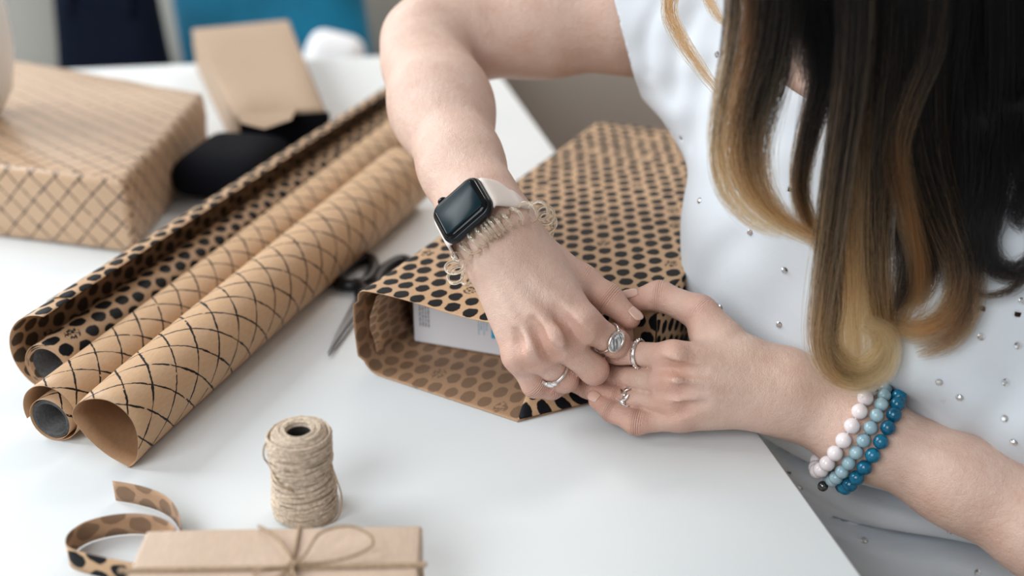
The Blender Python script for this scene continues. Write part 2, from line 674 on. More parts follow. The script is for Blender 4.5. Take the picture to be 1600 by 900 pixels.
def sheet(name, front, back, org, ax, length, n_ax, mats, parent, inner=None, thick=0.0003, n=110, end_wave=0.0, uv_off=(0, 0), offset=-1.0, ease=1.0):
    rx = Vector((ax.y, -ax.x, 0))
    F, sF = resample(front, n)
    B, _ = resample(back, n)
    V, U = [], []
    for i in range(n_ax + 1):
        a = i / n_ax
        e = a ** ease
        pr = F * (1 - e) + B * e
        for k in range(n):
            ext = end_wave * math.sin(k * 0.21 + 1) * (1 if i == 0 else 0)
            p = org + ax * (a * length + ext) + rx * pr[k, 0]
            V.append((p.x, p.y, TH + max(0.0006, pr[k, 1])))
            U.append((sF[k] + uv_off[0], a * length + uv_off[1]))
    f = []
    for i in range(n_ax):
        for k in range(n - 1):
            f.append((i * n + k, i * n + k + 1, (i + 1) * n + k + 1, (i + 1) * n + k))
    o = link(name, mesh(name, V, f, True, U), parent, mats)
    solidify(o, thick, offset, inner)
    return o


def arc(cx, cy, r0, r1, a0, a1, n=40):
    t = np.linspace(0, 1, n)
    a = np.radians(a0 + (a1 - a0) * t)
    r = r0 + (r1 - r0) * t
    return np.stack([cx + r * np.cos(a), cy + r * np.sin(a)], 1)


# the front grid roll: open, drop shaped mouth
org = P(167, 678, 0.024)
org = Vector((org.x, org.y, 0))
roll3 = thing('paper_roll', 'kraft grid paper roll nearest the twine spool, wide open drop shaped mouth', 'wrapping paper', (org.x, org.y, TH), 'rolls of wrapping paper')
mouth = np.array([(14, -23.0), (-1, -17.2), (-13, -8.5), (-21, 1.0), (-24.4, 8.5), (-22.5, 14.5), (-17, 20.3), (-8, 24.5), (2, 26), (10, 24.4), (17, 19.6), (21.5, 13), (23.3, 5), (22.8, -4), (20.5, -13), (17, -19.5), (11.5, -23.4)]) / 1000
mouth = catmull(np.column_stack([mouth, np.zeros(len(mouth))]), 120)[:, :2] + (0, 0.024)
far3 = arc(0, 0.0315, 0.0300, 0.0312, -62, -62 - 390, 120)
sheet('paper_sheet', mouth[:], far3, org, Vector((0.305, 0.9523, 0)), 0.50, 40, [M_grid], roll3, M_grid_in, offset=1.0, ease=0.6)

# the middle grid roll: rolled core lying in a loose outer layer
org2 = P(78, 646, 0.0215)
org2 = Vector((org2.x, org2.y, 0))
roll2 = thing('paper_roll', 'middle roll of kraft grid paper with a thick rolled core at its mouth', 'wrapping paper', (org2.x, org2.y, TH), 'rolls of wrapping paper')
loose = np.vstack([arc(0.0005, 0.0215, 0.0212, 0.0205, 200, -92, 70), arc(-0.001, 0.0163, 0.0158, 0.0150, -80, -440, 60)])
far2 = np.vstack([arc(0, 0.024, 0.0235, 0.0230, 200, -92, 70), arc(-0.001, 0.0163, 0.0158, 0.0150, -80, -440, 60)])
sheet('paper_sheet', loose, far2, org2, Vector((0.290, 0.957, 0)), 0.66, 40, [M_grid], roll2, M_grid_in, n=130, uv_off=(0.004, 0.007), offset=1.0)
# wound inner layers and the tube they are wound on
wound = arc(-0.001, 0.0160, 0.0143, 0.0118, 0, 360 * 4, 150)
sheet('inner_layers', wound, wound, org2 + Vector((0.29, 0.957, 0)) * 0.001, Vector((0.290, 0.957, 0)), 0.655, 6, [M_card], roll2, None, thick=0.0004, n=150)

# the dotted roll: outer layer curling over an inner roll
org1 = P(62, 568, 0.022)
org1 = Vector((org1.x, org1.y, 0))
A1 = Vector((0.290, 0.957, 0))
roll1 = thing('paper_roll', 'leftmost roll, dotted kraft paper with its outer layer curled open', 'wrapping paper', (org1.x, org1.y, TH), 'rolls of wrapping paper')
strip = [(-0.004, 0.0560), (0.001, 0.0590), (0.0062, 0.0605)]
curl = np.vstack([np.array([(-0.0135, 0.0560), (-0.006, 0.0605), (0.002, 0.0622), (0.0085, 0.0605), (0.0082, 0.0598), (0.001, 0.0610), (-0.0065, 0.0592), (-0.0135, 0.0545)]),
                  arc(0.008, 0.0305, 0.0320, 0.0300, 138, 262, 40), np.array([(0.012, 0.0012), (0.022, 0.004)]),
                  arc(0.0065, 0.0225, 0.0232, 0.0225, -45, 120, 40)])
curl = np.vstack([arc(0.008, 0.0305, 0.0310, 0.0318, 84, 262, 60), np.array([(0.010, 0.0008)]),
                  arc(0.006, 0.0195, 0.0190, 0.0180, -78, 250, 60), arc(0.006, 0.0195, 0.0176, 0.0150, 255, 255 + 720, 90)])
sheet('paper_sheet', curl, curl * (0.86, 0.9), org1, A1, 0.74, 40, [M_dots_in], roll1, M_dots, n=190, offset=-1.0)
dark_lining = arc(0.006, 0.0195, 0.0146, 0.0146, 0, 360, 60)  # dark lining added to paint the shade inside the roll's hole
sheet('core', dark_lining, dark_lining, org1 + A1 * 0.004, A1, 0.73, 6, [M_card], roll1, None, thick=0.0005, n=60)
rim = np.array([(0.0115, 0.0616), (0.0075, 0.0628), (0.0015, 0.0625), (-0.0045, 0.0606), (-0.0100, 0.0570)])
sheet('folded_edge', rim, rim * (0.86, 0.9), org1 + A1 * 0.03, A1, 0.70, 40, [M_dots], roll1, None, n=16, offset=1.0, uv_off=(0.0, 0.003))

# ------------------------------------------------------------------ dotted present being wrapped
O = P(566, 580, 0.0)
O = Vector((O.x, O.y))
U = Vector((0.905, -0.4254))
V2 = Vector((0.4254, 0.905))
BW, BH, BL, FL = 0.207, 0.066, 0.475, 0.068


def bx3(u, v, h):
    p = O + U * u + V2 * v
    return (p.x, p.y, TH + h)


present = thing('wrapping_paper', 'black dotted kraft paper wrapped around the white box under her hands, front end open', 'wrapping paper', bx3(BW / 2, 0.2, 0))
# profile: from the lower right corner, along the bottom, up the left side, over the top, down the right
r = 0.007
prof = np.vstack([[(BW, 0.0008)], [(0.018, 0.0008)], arc(0.016, 0.0165, 0.0157, 0.0157, -90, -180, 14), [(-0.0012, 0.040)],
                  arc(0.006, BH - 0.006, 0.0062, 0.0062, 180, 90, 9), [(0.10, BH + 0.0006)], [(BW, BH)]])
prof_s, arcs = resample(prof, 150)
nv = 40
Vv, Uu, Ff = [], [], []
iL = int(np.argmin(prof_s[:, 0]))
for j in range(nv + 1):
    v = (j / nv) ** 1.35 * BL
    cut = max(0.0, FL - v) / FL * 0.070            # the folded right side cuts both flaps along a diagonal
    for k in range(150):
        u, h = prof_s[k]
        if u > BW - cut:
            u = BW - cut
        flare = max(0.0, FL - v) / FL
        uu = u - 0.004 * flare * (1 if u < 0.05 and 0.01 < h < 0.055 else 0)
        hh = h + (0.0025 * flare ** 2 * math.sin(u * 40 + 0.8) if h > 0.05 else 0)
        Vv.append(bx3(uu, v - (0.017 * flare * min(1.0, u / 0.138) if h < 0.012 else 0.0), hh))
        Uu.append((arcs[k], v))
for j in range(nv):
    for k in range(149):
        Ff.append((j * 150 + k, j * 150 + k + 1, (j + 1) * 150 + k + 1, (j + 1) * 150 + k))
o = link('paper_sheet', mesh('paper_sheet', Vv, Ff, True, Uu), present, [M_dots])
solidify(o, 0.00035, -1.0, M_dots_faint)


def patch(name, pts, uvs, m, parent, inner=None, t=0.0004):
    o = link(name, mesh(name, pts, [tuple(range(len(pts)))], False, uvs), parent, [m])
    return solidify(o, t, 0.0, inner)


# right side wall, pushed in end, folded lower and upper triangles, back end
pts, uvs, ff = [], [], []
for j, v in enumerate((FL, 0.17, 0.30, BL)):
    for k, h in enumerate((0.0008, 0.02, 0.045, BH)):
        pts.append(bx3(BW + 0.0012 * (k in (1, 2)), v, h))
        uvs.append((0.30 + h, v))
for j in range(3):
    for k in range(3):
        ff.append((j * 4 + k, j * 4 + k + 1, (j + 1) * 4 + k + 1, (j + 1) * 4 + k))
ff = [q[::-1] for q in ff]
o = link('side_panel', mesh('side_panel', pts, ff, True, uvs), present, [M_dots])
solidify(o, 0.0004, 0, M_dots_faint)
patch('pushed_in_end', [bx3(BW, FL, BH), bx3(BW - 0.062, FL - 0.010, BH - 0.003), bx3(BW - 0.07, FL - 0.012, 0.002), bx3(BW, FL, 0.001)],
      [(0, 0.066), (0.07, 0.066), (0.07, 0), (0, 0)], M_dots, present, M_dots_faint)
e1 = Vector(bx3(BW - 0.070, -0.016, 0.0016))
e2 = Vector(bx3(BW, FL - 0.002, 0.0016))
e3 = Vector(bx3(BW - 0.078, FL - 0.026, 0.016))
N = 14
pts, uvs, ff = [], [], []
for i in range(N + 1):
    for j in range(N + 1):
        s, t = i / N, j / N
        p = e1.lerp(e2, s).lerp(e3, t)
        p.z += 0.006 * math.sin(PI * min(1, t)) * (1 - t) + 0.0004
        pts.append(p)
        uvs.append((s * 0.098 + t * 0.02, t * 0.05 + 0.004))
for i in range(N):
    for j in range(N):
        a = i * (N + 1) + j
        ff.append((a, a + 1, a + N + 2, a + N + 1))
o = link('folded_corner', mesh('folded_corner', pts, ff, True, uvs), present, [M_dots])
solidify(o, 0.0004, 1.0)
patch('back_end', [bx3(0, BL, 0.001), bx3(BW, BL, 0.001), bx3(BW, BL, BH), bx3(0, BL, BH)], [(0, 0), (0.207, 0), (0.207, 0.066), (0, 0.066)], M_dots, present)
# overlapping inner edge of the paper on the left wall
pts, uvs, ff = [], [], []
prof2 = [(0.012, 0.0615), (0.0085, 0.055), (0.0065, 0.045), (0.0055, 0.034), (0.0065, 0.024), (0.010, 0.014)]
for i, v in enumerate((0.007, 0.03, 0.062)):
    for k, (u, h) in enumerate(prof2):
        pts.append(bx3(u + 0.0006 * math.sin(k * 2 + i), v + (0.0015 * math.sin(k * 1.9) if i == 0 else 0), h))
        uvs.append((0.02 * k, v))
for i in range(2):
    for k in range(5):
        ff.append((i * 6 + k, i * 6 + k + 1, i * 6 + k + 7, i * 6 + k + 6))
o = link('inner_edge', mesh('inner_edge', pts, ff, True, uvs), present, [M_dots_faint])
solidify(o, 0.0004, 0)

# the white carton inside
M_carton = simple('white_carton', (0.76, 0.76, 0.80), 0.45)
M_print = simple('grey_print', (0.24, 0.25, 0.28), 0.5)
M_cyan = simple('cyan_print', (0.02, 0.40, 0.66), 0.45)
M_cyan_light = simple('pale_cyan_print', (0.40, 0.58, 0.70), 0.5)
carton = thing('carton', 'white carton with a cyan stripe inside the open dotted paper', 'box', bx3(0.1, 0.26, 0.0015))
cor = [bx3(0.0135, 0.0555, 0), bx3(BW - 0.006, FL + 0.006, 0), bx3(BW - 0.004, BL - 0.006, 0), bx3(0.0135, BL - 0.006, 0)]
link('body', prism('carton', [(p[0], p[1]) for p in cor], BH - 0.0045, TH + 0.0022, 0.0012, 2, False), carton, [M_carton])
c0, c1 = Vector(cor[0]), Vector(cor[1])
cdir = (c1 - c0).normalized()
cn = Vector((cdir.y, -cdir.x, 0))


def on_front(u0, u1, h0, h1, out=0.00025):
    a = c0 + cdir * u0 + cn * out
    b = c0 + cdir * u1 + cn * out
    return [(a.x, a.y, TH + h0), (b.x, b.y, TH + h0), (b.x, b.y, TH + h1), (a.x, a.y, TH + h1)]


def decal(name, rects, m):
    V, F = [], []
    for rr in rects:
        F.append(tuple(len(V) + i for i in range(4)))
        V += on_front(*rr)
    o = link(name, mesh(name, V, F, False), carton, [m])
    solidify(o, 0.0002, 0)
    return o


rr = random.Random(5)
rects = []
for col in range(4):                                  # fine vertical lines of print, too small to read
    z = 0.017
    while z < 0.058:
        l = rr.uniform(0.0012, 0.0045)
        rects.append((0.0055 + col * 0.0024, 0.0055 + col * 0.0024 + 0.0011, z, min(0.059, z + l)))
        z += l + 0.0008
decal('small_print', rects, M_print)
rects = []
for col in range(4):
    z = 0.018 + (col % 2) * 0.004
    while z < 0.058:
        l = rr.uniform(0.0015, 0.005)
        rects.append((0.0545 + col * 0.0022, 0.0545 + col * 0.0022 + 0.001, z, min(0.059, z + l)))
        z += l + 0.0008
decal('pale_print', rects, M_cyan_light)
decal('cyan_stripe', [(0.0655, 0.0700, 0.0165, 0.060)], M_cyan)

# ------------------------------------------------------------------ scissors
sc0 = P(513, 560, 0.0)
sc1 = P(612, 400, 0.0)
sdir = Vector((sc1.x - sc0.x, sc1.y - sc0.y, 0))
sl = sdir.length
sdir.normalize()
sn = Vector((sdir.y, -sdir.x, 0))
sciss = thing('scissors', 'steel scissors with black handles lying between the grid roll and dotted present', 'scissors', (sc0.x, sc0.y, TH))


def sp3(a, b, h):
    p = Vector((sc0.x, sc0.y, 0)) + sdir * a + sn * b
    return (p.x, p.y, TH + h)


for s, h in ((1, 0.0012), (-1, 0.0034)):
    outl = [(0.0, 0.0003 * s), (0.03, 0.0032 * s), (0.07, 0.0050 * s), (0.098, 0.0058 * s), (0.108, -0.004 * s), (0.098, -0.005 * s), (0.05, -0.0012 * s)]
    bm = bmesh.new()
    lo = [bm.verts.new(sp3(a, b, h)) for a, b in outl]
    hi = [bm.verts.new(sp3(a, b, h + 0.0018)) for a, b in outl]
    bm.faces.new(lo)
    bm.faces.new(hi)
    for i in range(len(outl)):
        j = (i + 1) % len(outl)
        bm.faces.new((lo[i], lo[j], hi[j], hi[i]))
    link('blade', bm_mesh('blade', bm), sciss, [M_steel])
for s in (1, -1):
    ring = [sp3(0.145 + 0.030 * math.cos(a) + 0.004 * math.cos(2 * a), s * (0.017 + 0.0135 * math.sin(a)), 0.0062) for a in np.linspace(0, 2 * PI, 36, endpoint=False)]
    neck = [sp3(0.100, -0.003 * s, 0.0062), sp3(0.110, 0.001 * s, 0.0065), sp3(0.120, 0.009 * s, 0.0065), sp3(0.124, 0.013 * s, 0.0062)]
    link('handle', mesh('handle', *merge([tube_data(ring, 0.0055, 10, True), tube_data(catmull(neck, 12), 0.0052, 10)])), sciss, [M_black_plastic])
v, f = lathe_data([(0, 0.0012), (0.0038, 0.0012), (0.0038, 0.0066), (0.003, 0.0074), (0, 0.0074)], 20, sp3(0.1, 0, 0))
link('pivot_screw', mesh('pivot_screw', v, f), sciss, [M_steel])

# ------------------------------------------------------------------ twine spool
sc = P(478, 799, 0.0)
spx, spy = sc.x, sc.y
spool = thing('twine_spool', 'upright spool of natural jute twine behind the tied gift', 'twine', (spx, spy, TH))
RS, HS = 0.0186, 0.0585


def srad(z):
    t = z / HS
    return RS * (0.985 - 0.03 * t) + 0.0004 * math.sin(t * 9.0) - 0.0007 * math.exp(-((t - 0.55) / 0.04) ** 2)


pr = [(0.0074, 0.004), (0.0074, HS - 0.001), (0.0088, HS + 0.0004), (0.0125, HS + 0.0005), (0.0160, HS - 0.0012)] + [(srad(z) - 0.0008, z) for z in np.linspace(HS - 0.004, 0.001, 22)] + [(0.006, 0.0005)]
v, f = lathe_data(pr, 48, (spx, spy, TH))
link('twine_body', mesh('twine_body', v, f), spool, [M_jute])
path = []
rr = random.Random(9)
nt, per = 96, 26
for i in range(nt * per):
    t = i / (nt * per)
    a = 2 * PI * i / per
    blk = (t * 11) % 2
    z = 0.0025 + (HS - 0.006) * (0.5 - 0.5 * math.cos(PI * 2 * (t * 5.5 + 0.08 * math.sin(t * 40))))
    z += 0.0028 * math.sin(a + t * 30) * (0.5 + 0.5 * math.sin(t * 17))
    z = min(max(z, 0.0012), HS - 0.002)
    rad = srad(z) + 0.0002 + 0.0007 * rr.random() + 0.0005 * math.sin(a * 3 + t * 50)
    path.append((spx + rad * math.cos(a), spy + rad * math.sin(a), TH + z))
link('wound_twine', tube('wound_twine', path, 0.00062, 6), spool, [M_jute])
path = []
for i in range(7 * 30):
    a = 2 * PI * i / 30
    rad = 0.0080 + 0.0084 * i / 210
    path.append((spx + rad * math.cos(a), spy + rad * math.sin(a), TH + HS + 0.0007 - 0.0022 * max(0, (rad - 0.0125) / 0.004) + 0.0004 * math.sin(a * 2.3)))
link('top_coils', tube('top_coils', path, 0.0007, 6), spool, [M_jute])
v, f = lathe_data([(0.0073, 0.002), (0.0073, HS - 0.0016), (0.0066, HS - 0.0016), (0.0066, 0.002)], 24, (spx, spy, TH))
link('core_tube', mesh('core_tube', v, f), spool, [simple('dark_card', (0.012, 0.011, 0.010), 0.9)])
lt = [(spx + 0.0185, spy - 0.004, TH + 0.037), (spx + 0.021, spy - 0.006, TH + 0.030), (spx + 0.0238, spy - 0.007, TH + 0.018), (spx + 0.0232, spy - 0.008, TH + 0.008), (spx + 0.020, spy - 0.010, TH + 0.0012), (spx + 0.012, spy - 0.016, TH + 0.0009)]
link('loose_thread', tube('loose_thread', catmull(lt, 40), 0.00055, 6), spool, [M_jute_thread])
lt = [(spx - 0.0168, spy - 0.006, TH + 0.056), (spx - 0.0198, spy - 0.007, TH + 0.051), (spx - 0.0205, spy - 0.007, TH + 0.044), (spx - 0.0175, spy - 0.008, TH + 0.039), (spx - 0.010, spy - 0.0175, TH + 0.032), (spx - 0.002, spy - 0.0195, TH + 0.028)]
link('loose_thread', tube('loose_thread', catmull(lt, 40), 0.00055, 6), spool, [M_jute_thread])

# ------------------------------------------------------------------ dotted paper tape, curled on its edge
tp_px = [(181, 782), (215, 788), (248, 798), (272, 814), (286, 842), (283, 876), (262, 905), (225, 913), (180, 906), (140, 897), (114, 888), (109, 878), (115, 864), (138, 848), (172, 838), (210, 834), (242, 837), (266, 846), (279, 858)]
tp = [P(x, y, 0.0006) for x, y in tp_px]
pth = catmull(tp, 120)
TW = 0.0148
s = np.concatenate([[0], np.cumsum(np.linalg.norm(np.diff(pth, axis=0), axis=1))])
Vv, Uu, Ff = [], [], []
for i in range(120):
    for k in range(4):
        Vv.append((pth[i][0], pth[i][1], TH + 0.0006 + TW * k / 3))
        Uu.append((0.0138 * 0.0 + TW * k / 3 * 0.93, s[i] * 1.0))
for i in range(119):
    for k in range(3):
        Ff.append((i * 4 + k, i * 4 + k + 1, (i + 1) * 4 + k + 1, (i + 1) * 4 + k))
o = link('paper_tape', mesh('paper_tape', np.array(Vv) - np.array(tp[8]), Ff, True, Uu), None, [M_dots_tape], loc=tp[8])
o['label'], o['category'] = 'strip of dotted kraft paper tape curled into a loop beside the tied gift', 'tape'
solidify(o, 0.0003, 0.0, M_dots_faint)

# ------------------------------------------------------------------ kraft gift tied with twine, in front
GH = 0.036
g0, g1 = P(229, 829, GH), P(660, 823, GH)
gd = Vector((g1.x - g0.x, g1.y - g0.y, 0))
gw = gd.length
gd.normalize()
gd = Vector((math.cos(0.03), math.sin(0.03), 0))
gn = Vector((-gd.y, gd.x, 0))
GD = 0.078
gc = Vector((g0.x, g0.y, 0)) + gd * gw / 2 - gn * GD / 2
tied = thing('gift_box', 'small plain kraft gift tied with a jute twine bow, in front of the twine spool', 'gift box', (gc.x, gc.y, TH))
link('wrapping', wrapped([tuple((gc + gd * a * gw / 2 + gn * b * GD / 2).xy) for a, b in ((-1, -1), (1, -1), (1, 1), (-1, 1))], GH, 0.0022, 4, 0.0003), tied, [M_kraft_light])


def gp3(a, b, h):
    p = gc + gd * a + gn * b
    return (p.x, p.y, TH + h)


kx = P(456, 891, GH)
kxv = Vector((kx.x, kx.y, 0)) - gc
ka, kb = kxv.dot(gd), kxv.dot(gn)
hw, hd, e = gw / 2 + 0.0006, GD / 2 + 0.0006, GH + 0.0012
M_bow = M_jute_thread
for off in (0.0, 0.0016):
    loop = [gp3(-hw, kb + off, 0.002), gp3(-hw, kb + off, e - 0.003), gp3(-hw + 0.003, kb + off, e), gp3(ka, kb + off * 0.5, e + 0.0004), gp3(hw - 0.003, kb + off, e), gp3(hw, kb + off, e - 0.003), gp3(hw, kb + off, 0.002)]
    link('twine', tube('twine', catmull(loop, 90), 0.00085, 7), tied, [M_bow])
loop = [gp3(ka, -hd, 0.002), gp3(ka, -hd, e - 0.003), gp3(ka, -hd + 0.003, e), gp3(ka, kb, e + 0.0006), gp3(ka - 0.0008, hd - 0.003, e), gp3(ka - 0.001, hd, e - 0.003), gp3(ka - 0.001, hd, 0.002)]
link('twine', tube('twine', catmull(loop, 90), 0.00085, 7), tied, [M_bow])
k3 = Vector(gp3(ka, kb, e + 0.0022))


def at_top(px, py, h):
    return P(px, py, GH + h)


bow1 = [k3, at_top(475, 868, 0.006), at_top(500, 833, 0.010), at_top(545, 822, 0.011), at_top(578, 836, 0.009), at_top(580, 853, 0.006), at_top(552, 868, 0.004), at_top(510, 878, 0.003), k3 + Vector((0.001, 0, 0.0006))]
link('bow_loop', tube('bow_loop', catmull(bow1, 80), 0.00085, 7), tied, [M_bow])
bow2 = [k3, at_top(440, 886, 0.004), at_top(412, 888, 0.005), at_top(396, 897, 0.003), at_top(412, 906, 0.002), at_top(440, 898, 0.002), k3 - Vector((0.001, 0, 0))]
link('bow_loop', tube('bow_loop', catmull(bow2, 60), 0.00085, 7), tied, [M_bow])
tail = [k3, at_top(452, 866, 0.004), at_top(434, 842, 0.004), at_top(414, 827, 0.003), at_top(404, 822, 0.0015)]
link('bow_tail', tube('bow_tail', catmull(tail, 40), 0.00085, 7), tied, [M_bow])
tail = [k3, at_top(462, 905, 0.004), at_top(480, 925, 0.002), at_top(500, 945, 0.001)]
link('bow_tail', tube('bow_tail', catmull(tail, 30), 0.00085, 7), tied, [M_bow])
kn = []
for i in range(60):
    t = i / 59 * 2 * PI
    kn.append(k3 + Vector((0.0019 * math.sin(t) + 0.0012 * math.sin(3 * t), 0.0019 * math.cos(2 * t), 0.0012 * math.sin(3 * t + 1))))
link('knot', tube('knot', kn, 0.00095, 7), tied, [M_bow])

# ------------------------------------------------------------------ the person: signed distance shapes -> one surface
def vec(p):
    return np.array(tuple(p), dtype=float)


def smin(a, b, k):
    h = np.maximum(k - np.abs(a - b), 0.0) / k
    return np.minimum(a, b) - h * h * k * 0.25


class Cap:
    """tapered capsule; with n and s it is flattened s times along n"""
    def __init__(s, a, b, ra, rb, n=None, fl=1.0):
        s.a, s.b, s.ra, s.rb, s.fl = vec(a), vec(b), ra, rb, fl
        s.n = None if n is None else vec(n) / np.linalg.norm(vec(n))
        r = max(ra, rb)
        s.lo = np.minimum(s.a, s.b) - r
        s.hi = np.maximum(s.a, s.b) + r

    def ev(s, p, lo=None, hi=None):
        q = p - s.a
        ba = s.b - s.a
        if s.n is not None:
            q = q + (q @ s.n * (s.fl - 1.0))[:, None] * s.n
            ba = ba + s.n * (ba @ s.n * (s.fl - 1.0))
        t = np.clip(q @ ba / (ba @ ba + 1e-12), 0, 1)
        d = q - t[:, None] * ba
        d = np.sqrt(np.einsum('ij,ij->i', d, d)) - (s.ra + (s.rb - s.ra) * t)
        return d if s.n is None else d / (0.5 + 0.5 * s.fl)


class Ell:
    def __init__(s, c, ax, rad):
        s.c, s.R, s.r = vec(c), np.array([vec(a) / np.linalg.norm(vec(a)) for a in ax]), np.array(rad, float)
        m = max(rad)
        s.lo, s.hi = s.c - m, s.c + m

    def ev(s, p, lo=None, hi=None):
        q = (p - s.c) @ s.R.T
        k0 = np.sqrt(np.sum((q / s.r) ** 2, 1)) + 1e-9
        k1 = np.sqrt(np.sum((q / s.r ** 2) ** 2, 1)) + 1e-9
        return k0 * (k0 - 1.0) / k1


FAR = 0.06


class Sm:
    """smooth union; web=True joins every later child to the first one only, so fingers stay apart"""
    def __init__(s, kids, k, web=False, cut=()):
        s.kids, s.k, s.web, s.cut = kids, k, web, cut
        s.lo = np.min([c.lo for c in kids], 0)
        s.hi = np.max([c.hi for c in kids], 0)

    def near(s, c, lo, hi):
        return lo is None or max(np.max(c.lo - hi), np.max(lo - c.hi)) < 0.022 + s.k

    def ev(s, p, lo=None, hi=None):
        d = None
        kids = [c for c in s.kids if s.near(c, lo, hi)]
        if not kids:
            return np.full(len(p), FAR)
        if s.web:
            base = s.kids[0].ev(p, lo, hi) if s.kids[0] in kids else np.full(len(p), FAR)
            d = base
            for c in kids:
                if c is not s.kids[0]:
                    d = np.minimum(d, smin(base, c.ev(p, lo, hi), s.k))
        else:
            for c in kids:
                e = c.ev(p, lo, hi)
                d = e if d is None else smin(d, e, s.k)
        for c, k in s.cut:
            if s.near(c, lo, hi):
                d = -smin(-d, c.ev(p, lo, hi), k)
        return d


def surface(field, lo, hi, v):
    """surface nets over the blocks the surface runs through"""
    B = 16
    lo = np.floor(np.asarray(lo) / v).astype(int) - 2
    hi = np.ceil(np.asarray(hi) / v).astype(int) + 2
    nb = (hi - lo) // B + 1
    bi = np.stack(np.meshgrid(*[np.arange(n) for n in nb], indexing='ij'), -1).reshape(-1, 3)
    cen = (lo + bi * B + B / 2) * v
    half = B / 2 * v * 1.7321
    keep = []
    big = 4
    for s in range(0, len(bi), 20000):
        d = field(cen[s:s + 20000], None, None)
        keep.append(np.abs(d) < half * 1.35 + 0.002)
    bi = bi[np.concatenate(keep)]
    g = np.stack(np.meshgrid(*[np.arange(B + 1)] * 3, indexing='ij'), -1)
    gf = g.reshape(-1, 3)
    VK, VP, FQ = [], [], []
    S = 1 << 20
    key = lambda c: ((c[..., 0] + 4096).astype(np.int64) << 40) + ((c[..., 1] + 4096).astype(np.int64) << 20) + (c[..., 2] + 4096)
    corners = [(i, j, k) for i in (0, 1) for j in (0, 1) for k in (0, 1)]
    edges = [(a, b) for a in range(8) for b in range(a + 1, 8) if sum(abs(x - y) for x, y in zip(corners[a], corners[b])) == 1]
    for b in bi:
        base = lo + b * B
        blo, bhi = base * v, (base + B) * v
        d = field((base + gf) * v, blo, bhi).reshape(B + 1, B + 1, B + 1)
        if d.min() > 0 or d.max() < 0:
            continue
        cs = [d[i:B + i, j:B + j, k:B + k] for i, j, k in corners]
        ins = [c < 0 for c in cs]
        cnt = sum(i.astype(np.int8) for i in ins)
        act = (cnt > 0) & (cnt < 8)
        idx = np.argwhere(act)
        vals = np.stack([c[act] for c in cs], 1)
        acc = np.zeros((len(idx), 3))
        num = np.zeros(len(idx))
        for a, c in edges:
            va, vc = vals[:, a], vals[:, c]
            m = (va < 0) != (vc < 0)
            t = np.where(m, va / np.where(m, va - vc, 1), 0)
            pa, pc = np.array(corners[a]), np.array(corners[c])
            acc += m[:, None] * (pa + t[:, None] * (pc - pa))
            num += m
        VK.append(key(base + idx))
        VP.append((base + idx + acc / num[:, None]) * v)
        core = d < 0
        for ax in range(3):
            sl0 = [slice(0, B)] * 3
            sl1 = [slice(0, B)] * 3
            sl1[ax] = slice(1, B + 1)
            a, c = core[tuple(sl0)], core[tuple(sl1)]
            for flip, m in ((False, a & ~c), (True, ~a & c)):
                e = np.argwhere(m)
                if not len(e):
                    continue
                e = e + base
                o1, o2 = (ax + 1) % 3, (ax + 2) % 3
                u = np.zeros(3, int)
                w = np.zeros(3, int)
                u[o1], w[o2] = 1, 1
                q = [e - u - w, e - w, e, e - u]
                q = [key(x) for x in q]
                FQ.append(np.stack(q[::-1] if flip else q, 1))
    VK, VP, FQ = np.concatenate(VK), np.vstack(VP), np.vstack(FQ)
    o = np.argsort(VK)
    VK, VP = VK[o], VP[o]
    i = np.searchsorted(VK, FQ)
    i = np.clip(i, 0, len(VK) - 1)
    ok = np.all(VK[i] == FQ, 1)
    return VP, i[ok]


def fast_mesh(name, v, q, smooth=True):
    me = bpy.data.meshes.new(name)
    me.vertices.add(len(v))
    me.vertices.foreach_set('co', np.asarray(v, np.float32).ravel())
    me.loops.add(len(q) * 4)
    me.loops.foreach_set('vertex_index', np.asarray(q, np.int32).ravel())
    me.polygons.add(len(q))
    me.polygons.foreach_set('loop_start', np.arange(0, len(q) * 4, 4, dtype=np.int32))
    me.polygons.foreach_set('loop_total', np.full(len(q), 4, np.int32))
    if smooth:
        me.polygons.foreach_set('use_smooth', np.ones(len(q), bool))
    me.update(calc_edges=True)
    me.validate()
    return me


def chain(pts, k, n=None, fl=1.0):
    """pts: list of (point, radius)"""
    return Sm([Cap(a, b, ra, rb, n, fl) for (a, ra), (b, rb) in zip(pts, pts[1:])], k)


def J(px, py, z, r):
    return (vec(D(px, py, z)), r)


def camdir(x, y, z):                          # direction given as right, down, forward of the lens
    return np.array([x, z * CP - y * SP, -z * SP - y * CP])


# watch axes on her right wrist: e1 across the wrist, e2 towards the hand, n outwards
E1 = camdir(0.74, -0.625, -0.248)
E1 /= np.linalg.norm(E1)
E2 = camdir(0.39, 0.70, -0.60)
E2 -= E1 * (E1 @ E2)
E2 /= np.linalg.norm(E2)
EN = np.cross(E1, E2)
if EN @ vec(ray(718, 322)) > 0:
    EN = -EN
NL = camdir(0.05, -0.25, -0.97)

